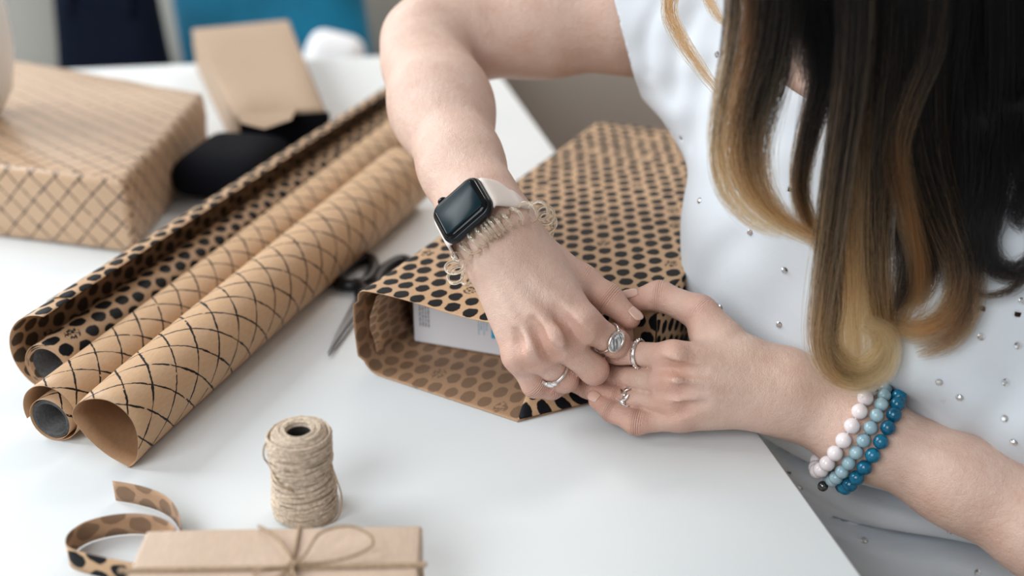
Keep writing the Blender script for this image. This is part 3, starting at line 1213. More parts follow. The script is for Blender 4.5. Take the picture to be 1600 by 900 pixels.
# ---- right hand and arm
R_I, R_M, R_R, R_L = J(914, 507, .768, .0108), J(871, 531, .764, .0106), J(834, 549, .767, .0106), J(810, 556, .777, .0098)
palmR = Sm([Cap(D(794, 352, .787), R_I[0], .0165, .0112), Cap(D(780, 362, .786), R_M[0], .0175, .0112),
            Cap(D(764, 372, .786), R_R[0], .0165, .0104), Cap(D(755, 384, .792), R_L[0], .0140, .0098),
            Cap(D(822, 460, .792), D(860, 500, .788), .015, .012), Cap(D(835, 395, .798), D(890, 445, .797), .0150, .0135)], .016)
tendR = Sm([Cap(D(790, 400, .7705), D(907, 500, .7565), .0018, .0026), Cap(D(778, 415, .7690), D(866, 524, .7525), .0018, .0026),
            Cap(D(765, 425, .7705), D(829, 542, .7565), .0012, .0018)], .0035)
knR = Sm([Cap(D(912, 504, .760), D(916, 509, .760), .0072, .0066), Cap(D(869, 529, .7555), D(873, 534, .7555), .0074, .0068),
          Cap(D(833, 548, .7600), D(836, 552, .7600), .0066, .0060), Cap(D(808, 556, .771), D(812, 560, .771), .0062, .0058)], .002)
palmR = Sm([palmR, tendR, knR], .009, cut=[(Cap(D(870, 482, .7545), D(904, 536, .7545), .0015, .0082), .006), (Cap(D(834, 502, .7545), D(863, 560, .7550), .0015, .0082), .006), (Cap(D(808, 520, .7580), D(831, 574, .7610), .0015, .0074), .006)])
fR = [chain([R_I, J(962, 537, .781, .0093), J(969, 528, .806, .0083), J(974, 508, .818, .0072)], .005),
      chain([R_M, J(928, 578, .780, .0094), J(924, 578, .804, .0084), J(916, 565, .815, .0073)], .005),
      chain([R_R, J(882, 592, .786, .0088), J(884, 592, .806, .0078), J(880, 580, .818, .0068)], .005),
      chain([R_L, J(835, 602, .787, .0082), J(862, 607, .794, .0073), J(880, 601, .799, .0064)], .004),
      chain([J(862, 415, .800, .0140), J(908, 440, .800, .0116), J(950, 466, .7965, .0094), J(984, 497, .793, .0076)], .006)]
handR = Sm([palmR] + fR, .0060, web=True)
FL_R = [J(757, 345, .793, .0262), J(748, 322, .798, .0262)]
armR = Sm([Cap(D(775, 372, .787), D(757, 345, .791), .0250, .0255, EN, 1.30), Cap(D(757, 345, .791), D(745, 315, .800), .0255, .0262, EN, 1.28),
           Cap(D(745, 315, .800), D(720, 256, .832), .0265, .0300, EN, 1.12),
           chain([J(722, 262, .828, .0290), J(690, 168, .885, .0340), J(667, 100, .932, .0375)], .03),
           chain([J(663, 72, .952, .0350), J(690, 60, .966, .0385), J(850, 34, .972, .0430), J(1000, 20, .961, .0478), J(1130, 5, .945, .0560)], .02),
           Cap(D(664, 66, .952), D(655, 60, .958), .0300, .0265)], .013)
# ---- left hand and arm
L_I, L_M, L_R, L_L = J(1052, 557, .766, .0102), J(1050, 596, .764, .0100), J(1052, 629, .769, .0095), J(1064, 651, .778, .0092)
palmL = Sm([Cap(D(1222, 588, .780), L_I[0], .0160, .0112), Cap(D(1222, 602, .774), L_M[0], .0170, .0112),
            Cap(D(1218, 616, .776), L_R[0], .0160, .0104), Cap(D(1210, 630, .784), L_L[0], .0145, .0098),
            Cap(D(1158, 556, .782), D(1104, 520, .790), .0150, .0125), Cap(D(1150, 600, .785), D(1100, 605, .785), .014, .013)], .016)
tendL = Sm([Cap(D(1190, 592, .7600), D(1062, 562, .7545), .0018, .0026), Cap(D(1190, 604, .7580), D(1060, 596, .7525), .0018, .0026),
            Cap(D(1190, 616, .7605), D(1062, 627, .7580), .0012, .0018), Cap(D(1180, 632, .769), D(1075, 649, .768), .001, .0014)], .003)
knL = Sm([Cap(D(1054, 558, .758), D(1050, 561, .758), .0070, .0066), Cap(D(1052, 596, .7555), D(1048, 597, .7555), .0072, .0066),
          Cap(D(1054, 627, .7615), D(1050, 628, .7615), .0066, .0060), Cap(D(1066, 649, .771), D(1062, 650, .771), .006, .0056)], .002)
palmL = Sm([palmL, tendL, knL], .007, cut=[(Cap(D(1098, 579, .7500), D(1022, 575, .7575), .0015, .0082), .006), (Cap(D(1098, 612, .7490), D(1022, 609, .7575), .0015, .0082), .006), (Cap(D(1100, 632, .7550), D(1030, 643, .7635), .0015, .0074), .006)])
thin = lambda j, k=.86: (j[0], j[1] * k)
fL = [chain([thin(L_I), J(966, 550, .790, .0078), J(930, 548, .812, .0074), J(905, 542, .82, .0067)], .005),
      chain([thin(L_M), J(955, 588, .804, .0076), J(908, 577, .815, .0073), J(888, 568, .822, .0068)], .005),
      chain([thin(L_R), J(968, 621, .793, .0074), J(920, 606, .804, .0070), J(894, 598, .8095, .0064)], .005),
      chain([L_L, J(994, 660, .7785, .0078), J(957, 642, .789, .0073), J(933, 626, .796, .0062)], .005),
      chain([J(1130, 528, .786, .0140), J(1094, 489, .797, .0116), J(1030, 462, .812, .0098), J(988, 470, .8125, .0078)], .006)]
handL = Sm([palmL] + fL, .0050, web=True)
armL = Sm([Cap(D(1212, 608, .778), D(1240, 619, .781), .0240, .0235, NL, 1.28), Cap(D(1240, 619, .781), D(1345, 677, .774), .0245, .0265, NL, 1.10),
           chain([J(1345, 677, .774, .0258), J(1500, 749, .754, .0290), J(1640, 822, .737, .0335), J(1770, 885, .722, .0360)], .02),
           chain([J(1770, 885, .722, .0360), (vec(W(.395, .64, .12)), .0420), (vec(W(.400, .70, .222)), .0500)], .02)], .018)

# ---- head, neck, chest core
FACE = np.array([-0.47, -0.47, -0.745])
FACE /= np.linalg.norm(FACE)
SIDE = np.array([-0.707, 0.707, 0.0])        # towards her right ear
CROWN = np.cross(FACE, SIDE)
if CROWN[2] < 0:
    CROWN = -CROWN
HC = vec(W(.210, .722, .375))


def hd(side, crown, face):
    return HC + SIDE * side + CROWN * crown + FACE * face


skull = Ell(hd(0, .025, -.012), (SIDE, CROWN, FACE), (.074, .092, .094))
face = Sm([Ell(hd(0, -.035, .030), (SIDE, CROWN, FACE), (.056, .078, .058)), Cap(hd(.026, -.078, .050), hd(-.026, -.078, .050), .022, .022),
           Cap(hd(0, -.092, .066), hd(0, -.088, .070), .017, .016),
           Cap(hd(.034, -.028, .062), hd(.030, -.03, .064), .020, .020), Cap(hd(-.034, -.028, .062), hd(-.030, -.03, .064), .020, .020)], .03)
feat = [Cap(hd(0, -.002, .083), hd(0, -.034, .103), .0060, .0095), Cap(hd(.009, -.036, .094), hd(-.009, -.036, .094), .0065, .0065),
        Cap(hd(.018, -.060, .085), hd(-.018, -.060, .085), .0050, .0050), Cap(hd(.016, -.068, .084), hd(-.016, -.068, .084), .0055, .0055),
        Cap(hd(.045, .012, .074), hd(.014, .014, .084), .0060, .0065), Cap(hd(-.045, .012, .074), hd(-.014, .014, .084), .0060, .0065),
        Ell(hd(.032, -.002, .074), (SIDE, CROWN, FACE), (.0135, .0105, .011)), Ell(hd(-.032, -.002, .074), (SIDE, CROWN, FACE), (.0135, .0105, .011))]
ears = [Ell(hd(s * .076, -.012, -.004), (SIDE + .35 * s * FACE * -1, CROWN, FACE), (.0085, .031, .018)) for s in (1, -1)]
head = Sm([skull, face], .035)
head = Sm([head] + feat, .008)
head = Sm([head] + ears, .006)
FV = np.array([-0.70, -0.714, 0.0])           # the way her chest faces
TR = Sm([Cap(W(.296, .828, .185), W(.310, .82, .02), .118, .108, FV, 1.42), Cap(W(.310, .82, .02), W(.345, .885, -.14), .108, .130, FV, 1.3),
         Cap(W(.195, .925, .205), W(.372, .738, .198), .048, .048)], .06)
neck = Cap(W(.288, .825, .225), W(.242, .762, .325), .054, .050)
BODY = Sm([Sm([TR, neck], .05), head, Sm([armR, handR], .014), Sm([armL, handL], .014)], .022)


def no_touch(p, lo=None, hi=None):
    """arms meet the trunk smoothly; the two hands only press on each other"""
    a = Sm([armR, handR], .014).ev(p, lo, hi)
    b = Sm([armL, handL], .014).ev(p, lo, hi)
    t = trunk.ev(p, lo, hi)
    return np.minimum(smin(t, a, .03), smin(t, b, .03))


trunk = Sm([Sm([TR, neck], .05), head], .02)
aR, aL = Sm([armR, handR], .014), Sm([armL, handL], .014)


def body_field(p, lo=None, hi=None):
    out = None
    for g in (aR, aL):
        if lo is None or max(np.max(g.lo - hi), np.max(lo - g.hi)) < .03:
            e = g.ev(p, lo, hi)
        else:
            e = None
        if e is not None:
            out = e if out is None else np.minimum(out, e)
    if lo is None or max(np.max(trunk.lo - hi), np.max(lo - trunk.hi)) < .03:
        t = trunk.ev(p, lo, hi)
        out = t if out is None else smin(out, t, .025)
    return np.full(len(p), FAR) if out is None else out


lo = np.min([g.lo for g in (aR, aL, trunk)], 0)
hi = np.max([g.hi for g in (aR, aL, trunk)], 0)
bv, bq = surface(body_field, lo, hi, 0.00125)
body_me = fast_mesh('body', bv, bq)

# colour of the skin: redder on knuckles and finger ends; and where the joint creases run
flush = np.zeros(len(bv))
joints = [(R_I[0], .014), (R_M[0], .014), (R_R[0], .013), (R_L[0], .012), (L_I[0], .012), (L_M[0], .012), (L_R[0], .012), (L_L[0], .011)]
for f in fR + fL:
    for c in f.kids[:-1]:
        joints.append((c.b, .012))
    joints.append((f.kids[-1].b, .013))
crease = np.zeros(len(bv))
cmask = np.zeros(len(bv))
for c, r in joints:
    flush = np.maximum(flush, np.exp(-(np.linalg.norm(bv - c, axis=1) / (r * 1.25)) ** 2))
for f in fR + fL:
    for c0, c1 in zip(f.kids, f.kids[1:]):
        ax = (c0.b - c0.a) / np.linalg.norm(c0.b - c0.a) + (c1.b - c1.a) / np.linalg.norm(c1.b - c1.a)
        ax /= np.linalg.norm(ax)
        rel = bv - c0.b
        s = rel @ ax
        m = np.exp(-(np.linalg.norm(rel, axis=1) / .0125) ** 4) * np.exp(-(s / .0035) ** 2)
        w = m > cmask
        crease[w] = s[w]
        cmask[w] = m[w]
for nm, arr in (('flush', flush), ('crease', crease * 1000), ('crease_mask', cmask)):
    at = body_me.attributes.new(nm, 'FLOAT', 'POINT')
    at.data.foreach_set('value', arr.astype(np.float32))

M = Mat('skin', (0.63, 0.41, 0.31), 0.42)
M.set('Specular IOR Level', 0.6)
co = M.coord('Object')
blot = M.noise(co, 55, 3).remap(0.3, 0.7)
base = M.mix(blot, (0.70, 0.50, 0.41), (0.62, 0.405, 0.32))
base = M.mix(M.attr('flush') * 0.7, base, (0.53, 0.235, 0.165))
M.set('Base Color', base)
M.set('Subsurface Weight', 0.06)
M.set('Subsurface Radius', (1.0, 0.35, 0.18))
M.set('Subsurface Scale', 0.004)
cr = M.attr('crease')
hgt = (cr * 4.2).m('SINE') * M.attr('crease_mask') * 0.8 + M.voronoi(co, 1500) * 0.42 + M.noise(co, 260, 3) * 1.1 + M.noise(M.comb(*[a * b for a, b in zip(M.sep(co), (1.0, 1.0, 3.0))]), 900, 2) * 0.3
M.bump(hgt, 0.8, 0.0008)
M_skin = M.m
root = (0.345, 0.90, 0.0)
person = thing('person', 'person in a white T-shirt with long ombre hair, bent over the dotted present', 'person', root)
link('body', body_me, person, [M_skin])

# ---- nails
M_nail = Mat('nail', (0.66, 0.43, 0.35), 0.25, Coat_Weight=0.4).m


def nail(tip_a, tip_b, up, w=.0052, l=.0105, lift=.0006, rr=None):
    a, b = tip_a, tip_b
    ax = (b - a) / np.linalg.norm(b - a)
    up = up - ax * (ax @ up)
    up /= np.linalg.norm(up)
    sd = np.cross(ax, up)
    v, q = [], []
    n, m = 10, 8
    for i in range(n + 1):
        t = i / n
        for j in range(m + 1):
            s = j / m * 2 - 1
            wide = w * (1 - 0.25 * (1 - t) ** 3) * (1 if t < .6 else math.sqrt(max(0.01, 1 - ((t - .6) / .405) ** 2)))
            th = s * 0.95
            start = b + ax * (rr * 0.95 - l * (1 - t))
            v.append(start + sd * wide * math.sin(th) / math.sin(.95) + up * (rr * 1.0 + lift - wide * (1 - math.cos(th)) * 0.8 - 0.0016 * max(0, t - .55) ** 1.4))
    for i in range(n):
        for j in range(m):
            k = i * (m + 1) + j
            q.append((k, k + 1, k + m + 2, k + m + 1))
    return np.array(v), q


def skin_hit(px, py):
    """march the seen ray to the skin"""
    p = vec((0, 0, CAM_Z))
    r = vec(ray(px, py))
    r /= np.linalg.norm(r)
    t = 0.5
    for _ in range(200):
        d = body_field((p + r * t)[None], None, None)[0]
        if abs(d) < 1e-4:
            break
        t += d * 0.7
    return p + r * t


for f, up, w, l in ((fR[4], camdir(.55, -.45, -.7), .0050, .0110), (fL[4], camdir(-.05, -.80, -.55), .0052, .0120), (fL[3], camdir(-.35, -.55, -.7), .0042, .0085)):
    c = f.kids[-1]
    v, q = nail(c.a, c.b, up, w, l, rr=c.rb)
    o = link('fingernail', mesh('fingernail', v, q), person, [M_nail])
    solidify(o, 0.0004, 0.0)
# eyes, lids lowered
M_eye = simple('eye_white', (0.75, 0.74, 0.72), 0.2)
M_lip = simple('lip', (0.50, 0.20, 0.17), 0.4)
M_brow = simple('brow', (0.05, 0.03, 0.02), 0.8)
for s in (1, -1):
    v, q = lathe_data([(0.0115 * math.sin(a), -0.0115 * math.cos(a)) for a in np.linspace(0.01, PI - 0.01, 16)], 24, tuple(hd(s * .032, -.004, .0765)))
    link('eye', mesh('eye', v, q), person, [M_eye])
    link('eyebrow', tube('eyebrow', catmull([hd(s * .012, .018, .0895), hd(s * .030, .0225, .0865), hd(s * .050, .015, .0755)], 14), [.001, .0018, .0022, .0024, .0026, .0026, .0026, .0024, .0022, .002, .0018, .0015, .001, .0006], 8), person, [M_brow])
lipv = merge([tube_data(catmull([hd(.021, -.064, .084), hd(.009, -.0595, .0905), hd(0, -.0612, .0912), hd(-.009, -.0595, .0905), hd(-.021, -.064, .084)], 18), np.concatenate([np.linspace(.0008, .0030, 9), np.linspace(.0030, .0008, 9)]), 8),
              tube_data(catmull([hd(.021, -.065, .084), hd(.010, -.0685, .0895), hd(0, -.070, .0905), hd(-.010, -.0685, .0895), hd(-.021, -.065, .084)], 18), np.concatenate([np.linspace(.0008, .0036, 9), np.linspace(.0036, .0008, 9)]), 8)])
link('lips', mesh('lips', *lipv), person, [M_lip])

# ------------------------------------------------------------------ clothes
hipR, hipL = vec(W(.315, .985, -.21)), vec(W(.455, .860, -.21))
kneR, kneL = vec(W(.090, .715, -.195)), vec(W(.215, .560, -.195))
lap = [Cap(hipR, hipR + (kneR - hipR) * .80, .086, .074), Cap(hipL, hipL + (kneL - hipL) * .80, .086, .074)]
shirt_core = Sm([Cap(W(.298, .818, .160), W(.306, .808, .03), .148, .153, FV, 1.28), Cap(W(.306, .808, .03), W(.340, .865, -.13), .153, .150, FV, 1.18),
                 Cap(W(.206, .868, .170), W(.206, .810, .090), .056, .051), Cap(W(.206, .810, .090), W(.209, .772, .020), .051, .048)], .06)
lap_c = Sm(lap + [Cap(W(.37, .90, -.15), W(.245, .735, -.165), .085, .07)], .07)
bust = [Ell(W(.222, .796, .085), (SIDE, (0, 0, 1), FV), (.066, .070, .052)), Ell(W(.318, .700, .085), (SIDE, (0, 0, 1), FV), (.066, .070, .052))]
slR = chain([J(1000, 16, .953, .0585), J(1085, 12, .948, .0640), J(1140, 6, .943, .0650)], .02)
slR2 = Cap(D(1085, 60, .935), D(1122, 150, .92), .042, .036)
slL = chain([(vec(W(.397, .648, .130)), .056), (vec(W(.402, .694, .225)), .071)], .02)
yoke = Cap(W(.195, .925, .212), W(.392, .722, .212), .063, .070)
SH = Sm([Sm([shirt_core, lap_c], .075), Sm(bust, .03), yoke, slR, slR2, slL], .045)
SH = Sm([SH, Sm([Cap(D(1425, 546, .752), D(1530, 598, .744), .020, .029), Cap(D(1530, 598, .744), D(1660, 662, .732), .029, .034)], .01)], .03)


def sh_hit(px, py, field):
    p = vec((0, 0, CAM_Z))
    r = vec(ray(px, py))
    r /= np.linalg.norm(r)
    t = 0.6
    for _ in range(120):
        d = field((p + r * t)[None])[0]
        if abs(d) < 2e-4:
            break
        t += d * 0.8
        if t > 2:
            break
    return p + r * t


base_f = lambda p: SH.ev(p)
folds = []
for pts, dep, wid in (([(1560, 590), (1470, 640), (1420, 640)], .006, .018), ([(1590, 620), (1530, 670), (1520, 690)], .006, .014),
                      ([(1085, 20), (1060, 90), (1055, 150)], .004, .010), ([(1030, 10), (1010, 60), (1015, 110)], .003, .008),
                      ([(1110, 110), (1090, 170), (1082, 220)], .0045, .012), ([(1150, 380), (1110, 420), (1095, 455)], .004, .014),
                      ([(1240, 440), (1200, 500), (1190, 560)], .003, .02)):
    w3 = [sh_hit(x, y, base_f) for x, y in pts]
    folds.append((catmull(w3, 18), dep, wid))


def shirt_field(p, lo=None, hi=None):
    d = SH.ev(p, lo, hi)
    for pl, dep, wid in folds:
        l, h = pl.min(0) - 3 * wid, pl.max(0) + 3 * wid
        if lo is not None and max(np.max(l - hi), np.max(lo - h)) > 0:
            continue
        d2 = np.full(len(p), 1e3)
        for a, b in zip(pl, pl[1:]):
            ba = b - a
            t = np.clip((p - a) @ ba / (ba @ ba + 1e-12), 0, 1)
            q = p - a - t[:, None] * ba
            d2 = np.minimum(d2, np.einsum('ij,ij->i', q, q))
        d = d + dep * (np.exp(-d2 / wid ** 2) - 0.45 * np.exp(-d2 / (2.4 * wid) ** 2))
    # the hem gathers in the lap: sharp creases running down and across
    x, y, z = p[:, 0], p[:, 1], p[:, 2] - TH
    low = np.clip((-0.015 - z) / .05, 0, 1)
    if low.max() > 0:
        q = z + .20 * x + .006 * np.sin(x * 30 + 1) + .004 * np.sin(y * 47 + x * 20)
        for lam, amp, ph, sh in ((.032, .021, .3, 0.0), (.019, .007, 1.1, .16)):
            c = 1 - np.abs(np.sin(PI * (q + sh * x * .5) / lam + ph))
            d = d + low * amp * (c ** 1.8 - .25) * (.55 + .45 * np.sin(x * 33 + z * 40 + ph * 5))
    w = 0.0011 * np.sin(p[:, 0] * 55 + 9 * np.sin(p[:, 2] * 17)) * np.sin(p[:, 2] * 38 + p[:, 1] * 22)
    return d + w


sv, sq = surface(shirt_field, SH.lo - .02, SH.hi + .02, 0.0027)
# open the garment at neckline, sleeves and hem
nk_c, nk_n = vec(W(.243, .778, .240)), np.array([-0.42, -0.45, 0.80])
nk_n /= np.linalg.norm(nk_n)
rel = sv - nk_c
ra = rel @ nk_n
rad = np.linalg.norm(rel - np.outer(ra, nk_n), axis=1)
sR_a, sR_b = vec(D(1000, 16, .953)), vec(D(1085, 12, .948))
sd_ = (sR_a - sR_b) / np.linalg.norm(sR_a - sR_b)
sd_ = sd_ + vec((0.0, 0.0, -0.25))
sd_ /= np.linalg.norm(sd_)
sL_a, sL_b = vec(W(.395, .64, .12)), vec(W(.402, .70, .23))
sd2 = (sL_a - sL_b) / np.linalg.norm(sL_a - sL_b)
hip_mid = (hipR + hipL) / 2
# each opening as a smooth function, positive where the cloth stays
keep = np.maximum(-ra, rad - .085)
keep = np.minimum(keep, np.maximum(-((sv - vec(D(980, 50, .953))) @ sd_), .88 - sv[:, 1]))
keep = np.minimum(keep, np.maximum(-((sv - sL_a) @ sd2), np.maximum(np.linalg.norm(sv - sL_a, axis=1) - .085, .352 - sv[:, 0])))
keep = np.minimum(keep, np.maximum(.305 - (sv - hip_mid) @ FV, sv[:, 2] - (TH - .06)))
keep = np.minimum(keep, sv[:, 2] - (TH - .235))
gone = keep < 0
sq = sq[~np.all(gone[sq], 1)]
acc, num = np.zeros_like(sv), np.zeros(len(sv))
for a, b in ((0, 1), (1, 2), (2, 3), (3, 0)):
    for p, q in ((sq[:, a], sq[:, b]), (sq[:, b], sq[:, a])):
        m = gone[p] & ~gone[q]
        p, q = p[m], q[m]
        t = (keep[q] / (keep[q] - keep[p]))[:, None]
        np.add.at(acc, p, sv[q] + t * (sv[p] - sv[q]))
        np.add.at(num, p, 1)
mv = num > 0
sv[mv] = acc[mv] / num[mv][:, None]
# faces whose only kept corner touches the edge diagonally still hold a far corner: drop them
sq = sq[~np.any((gone & ~mv)[sq], 1)]
used = np.unique(sq)
rm = -np.ones(len(sv), int)
rm[used] = np.arange(len(used))
sv, sq = sv[used], rm[sq]
# ribbed look of sleeve and neck hems comes from a thin band along the open edges
M = Mat('shirt_cotton', (0.62, 0.66, 0.705), 0.9, Sheen_Weight=0.15)
co = M.coord('Object')
M.bump(M.noise(co, 1300, 2) * 0.6 + M.noise(co, 60, 2) * 1.0, 0.25, 0.0008)
M.set('Subsurface Weight', 0.06)
M.set('Subsurface Radius', (1, 1, 1))
M.set('Subsurface Scale', 0.003)
M_shirt = M.m
shirt_me = fast_mesh('shirt', sv, sq)
shirt = link('shirt', shirt_me, person, [M_shirt])
solidify(shirt, 0.0012, 1.0)
shirt['label'] = 'white short sleeved T-shirt dotted with small rhinestones'
bvh_s = BVHTree.FromPolygons([tuple(v) for v in sv], [tuple(q) for q in sq.tolist()])
# rhinestones
M_gem = Mat('rhinestone_glass', (0.86, 0.88, 0.90), 0.06, Metallic=0.85).m
M_set = simple('gem_setting', (0.10, 0.10, 0.11), 0.4, Metallic=0.8)
bm = bmesh.new()
r0, n8 = 0.0021, 8
bot = [bm.verts.new((r0 * 1.15 * math.cos(2 * PI * k / 8), r0 * 1.15 * math.sin(2 * PI * k / 8), 0)) for k in range(8)]
mid = [bm.verts.new((r0 * 1.15 * math.cos(2 * PI * k / 8), r0 * 1.15 * math.sin(2 * PI * k / 8), 0.0006)) for k in range(8)]
top = [bm.verts.new((r0 * .6 * math.cos(2 * PI * (k + .5) / 8), r0 * .6 * math.sin(2 * PI * (k + .5) / 8), 0.0016)) for k in range(8)]
bm.faces.new(top)
for k in range(8):
    l = (k + 1) % 8
    fa = bm.faces.new((bot[k], bot[l], mid[l], mid[k]))
    fa.material_index = 1
    bm.faces.new((mid[k], mid[l], top[k]))
    bm.faces.new((mid[l], top[l], top[k]))
gem_me = bm_mesh('rhinestone', bm)
gem_me.materials.append(M_gem)
gem_me.materials.append(M_set)
gems = [(1122, 85), (1120, 188), (1095, 314), (1173, 363), (1226, 422), (1218, 507), (1127, 480), (1174, 560), (1468, 596), (1570, 597), (1533, 527), (1597, 470), (1570, 653), (1464, 666),
        (1585, 689), (1285, 737), (1252, 760), (1351, 846), (1484, 829), (1526, 894), (1440, 470), (1370, 605), (1240, 300), (1262, 235), (1178, 270), (1350, 845), (1450, 780), (1560, 820), (1590, 540), (1500, 620)]
for k, (x, y) in enumerate(gems):
    hit = bvh_s.ray_cast(Vector((0, 0, CAM_Z)), ray(x, y).normalized())
    if hit[0] is None:
        continue
    n = hit[1] if hit[1].dot(ray(x, y)) < 0 else -hit[1]
    link('rhinestone', gem_me, shirt, (), loc=hit[0] + n * 0.0011, rot=n.to_track_quat('Z', 'Y'))

# trousers and shoes below the table
tr = Sm([Sm([chain([(hipR, .088), (kneR, .062), (kneR + np.array([.02, .03, -.40]), .042)], .03), chain([(hipL, .088), (kneL, .062), (kneL + np.array([.03, .02, -.40]), .042)], .03)], .02),
         Cap(W(.33, .98, -.19), W(.47, .855, -.19), .105, .105)], .05)
tv, tq = surface(lambda p, lo=None, hi=None: tr.ev(p, lo, hi), tr.lo, tr.hi, 0.008)
link('trousers', fast_mesh('trousers', tv, tq), person, [simple('beige_cotton', (0.50, 0.43, 0.36), 0.9, bump=0.4)])
for kn in ((kneR + np.array([.02, .03, -.40])), (kneL + np.array([.03, .02, -.40]))):
    heel = np.array([kn[0] + .01, kn[1] + .01, .045])
    toe = heel + FV * .16
    toe[2] = .030
    sh = Sm([Cap(heel, toe, .040, .030), Cap((kn[0], kn[1], .14), heel, .040, .040)], .03)
    v, q = surface(lambda p, lo=None, hi=None: sh.ev(p, lo, hi), sh.lo, sh.hi, 0.006)
    v[:, 2] = np.maximum(v[:, 2], 0.001)
    link('shoe', fast_mesh('shoe', v, q), person, [simple('shoe_leather', (0.7, 0.7, 0.7), 0.5)])

# chair she sits on
seat_z = TH - .21 - .105 - .004
chair = thing('chair', 'light wooden chair the person in the white T-shirt sits on', 'chair', (.40, .92, 0))
M_wood = simple('chair_wood', (0.50, 0.34, 0.20), 0.5, noise_amt=0.15, nscale=30)
a45 = math.atan2(FV[1], FV[0])
link('seat', prism('chair_seat', rect(.40, .92, .40, .40, a45), .03, seat_z - .03, .01), chair, [M_wood])
for x in (-.17, .17):
    for y in (-.17, .17):
        c, s = math.cos(a45), math.sin(a45)
        link('leg', prism('chair_leg', rect(.40 + c * x - s * y, .92 + s * x + c * y, .035, .035, a45), seat_z - .03, 0, .004), chair, [M_wood])

# ------------------------------------------------------------------ what she wears on wrists and fingers
def skin_ring(field, c, e, n, thetas, rmax=.05):
    """distance from c to the skin along cos t * n + sin t * e, by bisection from outside"""
    dirs = np.cos(thetas)[:, None] * n + np.sin(thetas)[:, None] * e
    a, b = np.zeros(len(thetas)), np.full(len(thetas), rmax)
    ts = np.linspace(.004, rmax, 60)
    P_ = c + dirs[:, None, :] * ts[None, :, None]
    d = field(P_.reshape(-1, 3)).reshape(len(thetas), -1)
    out = np.full(len(thetas), rmax)
    for i in range(len(thetas)):
        k = np.argmax(d[i] > 0)
        if k > 0:
            t0, t1, d0, d1 = ts[k - 1], ts[k], d[i, k - 1], d[i, k]
            out[i] = t0 + (t1 - t0) * (-d0) / (d1 - d0)
    return dirs, out


def slab(name, path, wvec, widths, outs, thick, parent, m, closed=False):
    """band with a rounded section along a path; wvec across, outs the outward normal at each point"""
    n = len(path)
    sec = [(-.5, 0), (-.5, .55), (-.44, .85), (-.3, 1.0), (0, 1.03), (.3, 1.0), (.44, .85), (.5, .55), (.5, 0), (0, -.02)]
    V, F = [], []
    for i in range(n):
        for a, b in sec:
            V.append(path[i] + wvec * (a * widths[i]) + outs[i] * (b * thick))
    m_ = len(sec)
    for i in range(n if closed else n - 1):
        j = (i + 1) % n
        for k in range(m_):
            l = (k + 1) % m_
            F.append((i * m_ + k, i * m_ + l, j * m_ + l, j * m_ + k))
    if not closed:
        F.append(tuple(range(m_)))
        F.append(tuple((n - 1) * m_ + k for k in range(m_))[::-1])
    me = mesh(name, V, F)
    bm = bmesh.new()
    bm.from_mesh(me)
    bmesh.ops.recalc_face_normals(bm, faces=bm.faces)
    bm.to_mesh(me)
    bm.free()
    return link(name, me, parent, [m])


# ---- watch
armR_f = lambda p: armR.ev(p)
lo_z, hi_z = .70, .80
CASE_T = .0104
for _ in range(30):                            # seat the case back on the wrist, keeping where it is seen
    zc = (lo_z + hi_z) / 2
    if armR_f((vec(D(716, 324, zc)) - EN * CASE_T)[None])[0] > .0004:
        lo_z = zc
    else:
        hi_z = zc
WC = vec(D(716, 324, zc))
watch = thing('wristwatch', 'square black smartwatch on a white band around her bent wrist', 'watch', WC - EN * CASE_T)
M_case = simple('watch_aluminium', (0.030, 0.032, 0.036), 0.30, Metallic=0.85)
M_glass = simple('watch_glass', (0.002, 0.003, 0.004), 0.06, Specular_IOR_Level=0.25)
M_screen = simple('dark_screen', (0.003, 0.014, 0.020), 0.25, Specular_IOR_Level=0.12)
M_band = simple('white_fluoroelastomer', (0.74, 0.66, 0.61), 0.55)


def rrect(w, h, r, n=10):
    p = []
    for cx, cy, a0 in ((w / 2 - r, h / 2 - r, 0), (-w / 2 + r, h / 2 - r, 90), (-w / 2 + r, -h / 2 + r, 180), (w / 2 - r, -h / 2 + r, 270)):
        for k in range(n + 1):
            a = math.radians(a0 + 90 * k / n)
            p.append((cx + r * math.cos(a), cy + r * math.sin(a)))
    return p


def stack(name, levels, parent, m, w=.0415, h=.0358):
    """rounded rectangles: (inset, height below the glass top, corner radius)"""
    V, F, n = [], [], 44
    for ins, z, r in levels:
        for x, y in rrect(w - 2 * ins, h - 2 * ins, max(r - ins, .001)):
            V.append(WC + E1 * x + E2 * y + EN * z)
    for i in range(len(levels) - 1):
        for k in range(n):
            l = (k + 1) % n
            F.append((i * n + k, i * n + l, (i + 1) * n + l, (i + 1) * n + k))
    F.append(tuple(range(n))[::-1])
    F.append(tuple((len(levels) - 1) * n + k for k in range(n)))
    me = mesh(name, V, F)
    bm = bmesh.new()
    bm.from_mesh(me)
    bmesh.ops.recalc_face_normals(bm, faces=bm.faces)
    bm.to_mesh(me)
    bm.free()
    return link(name, me, parent, [m])


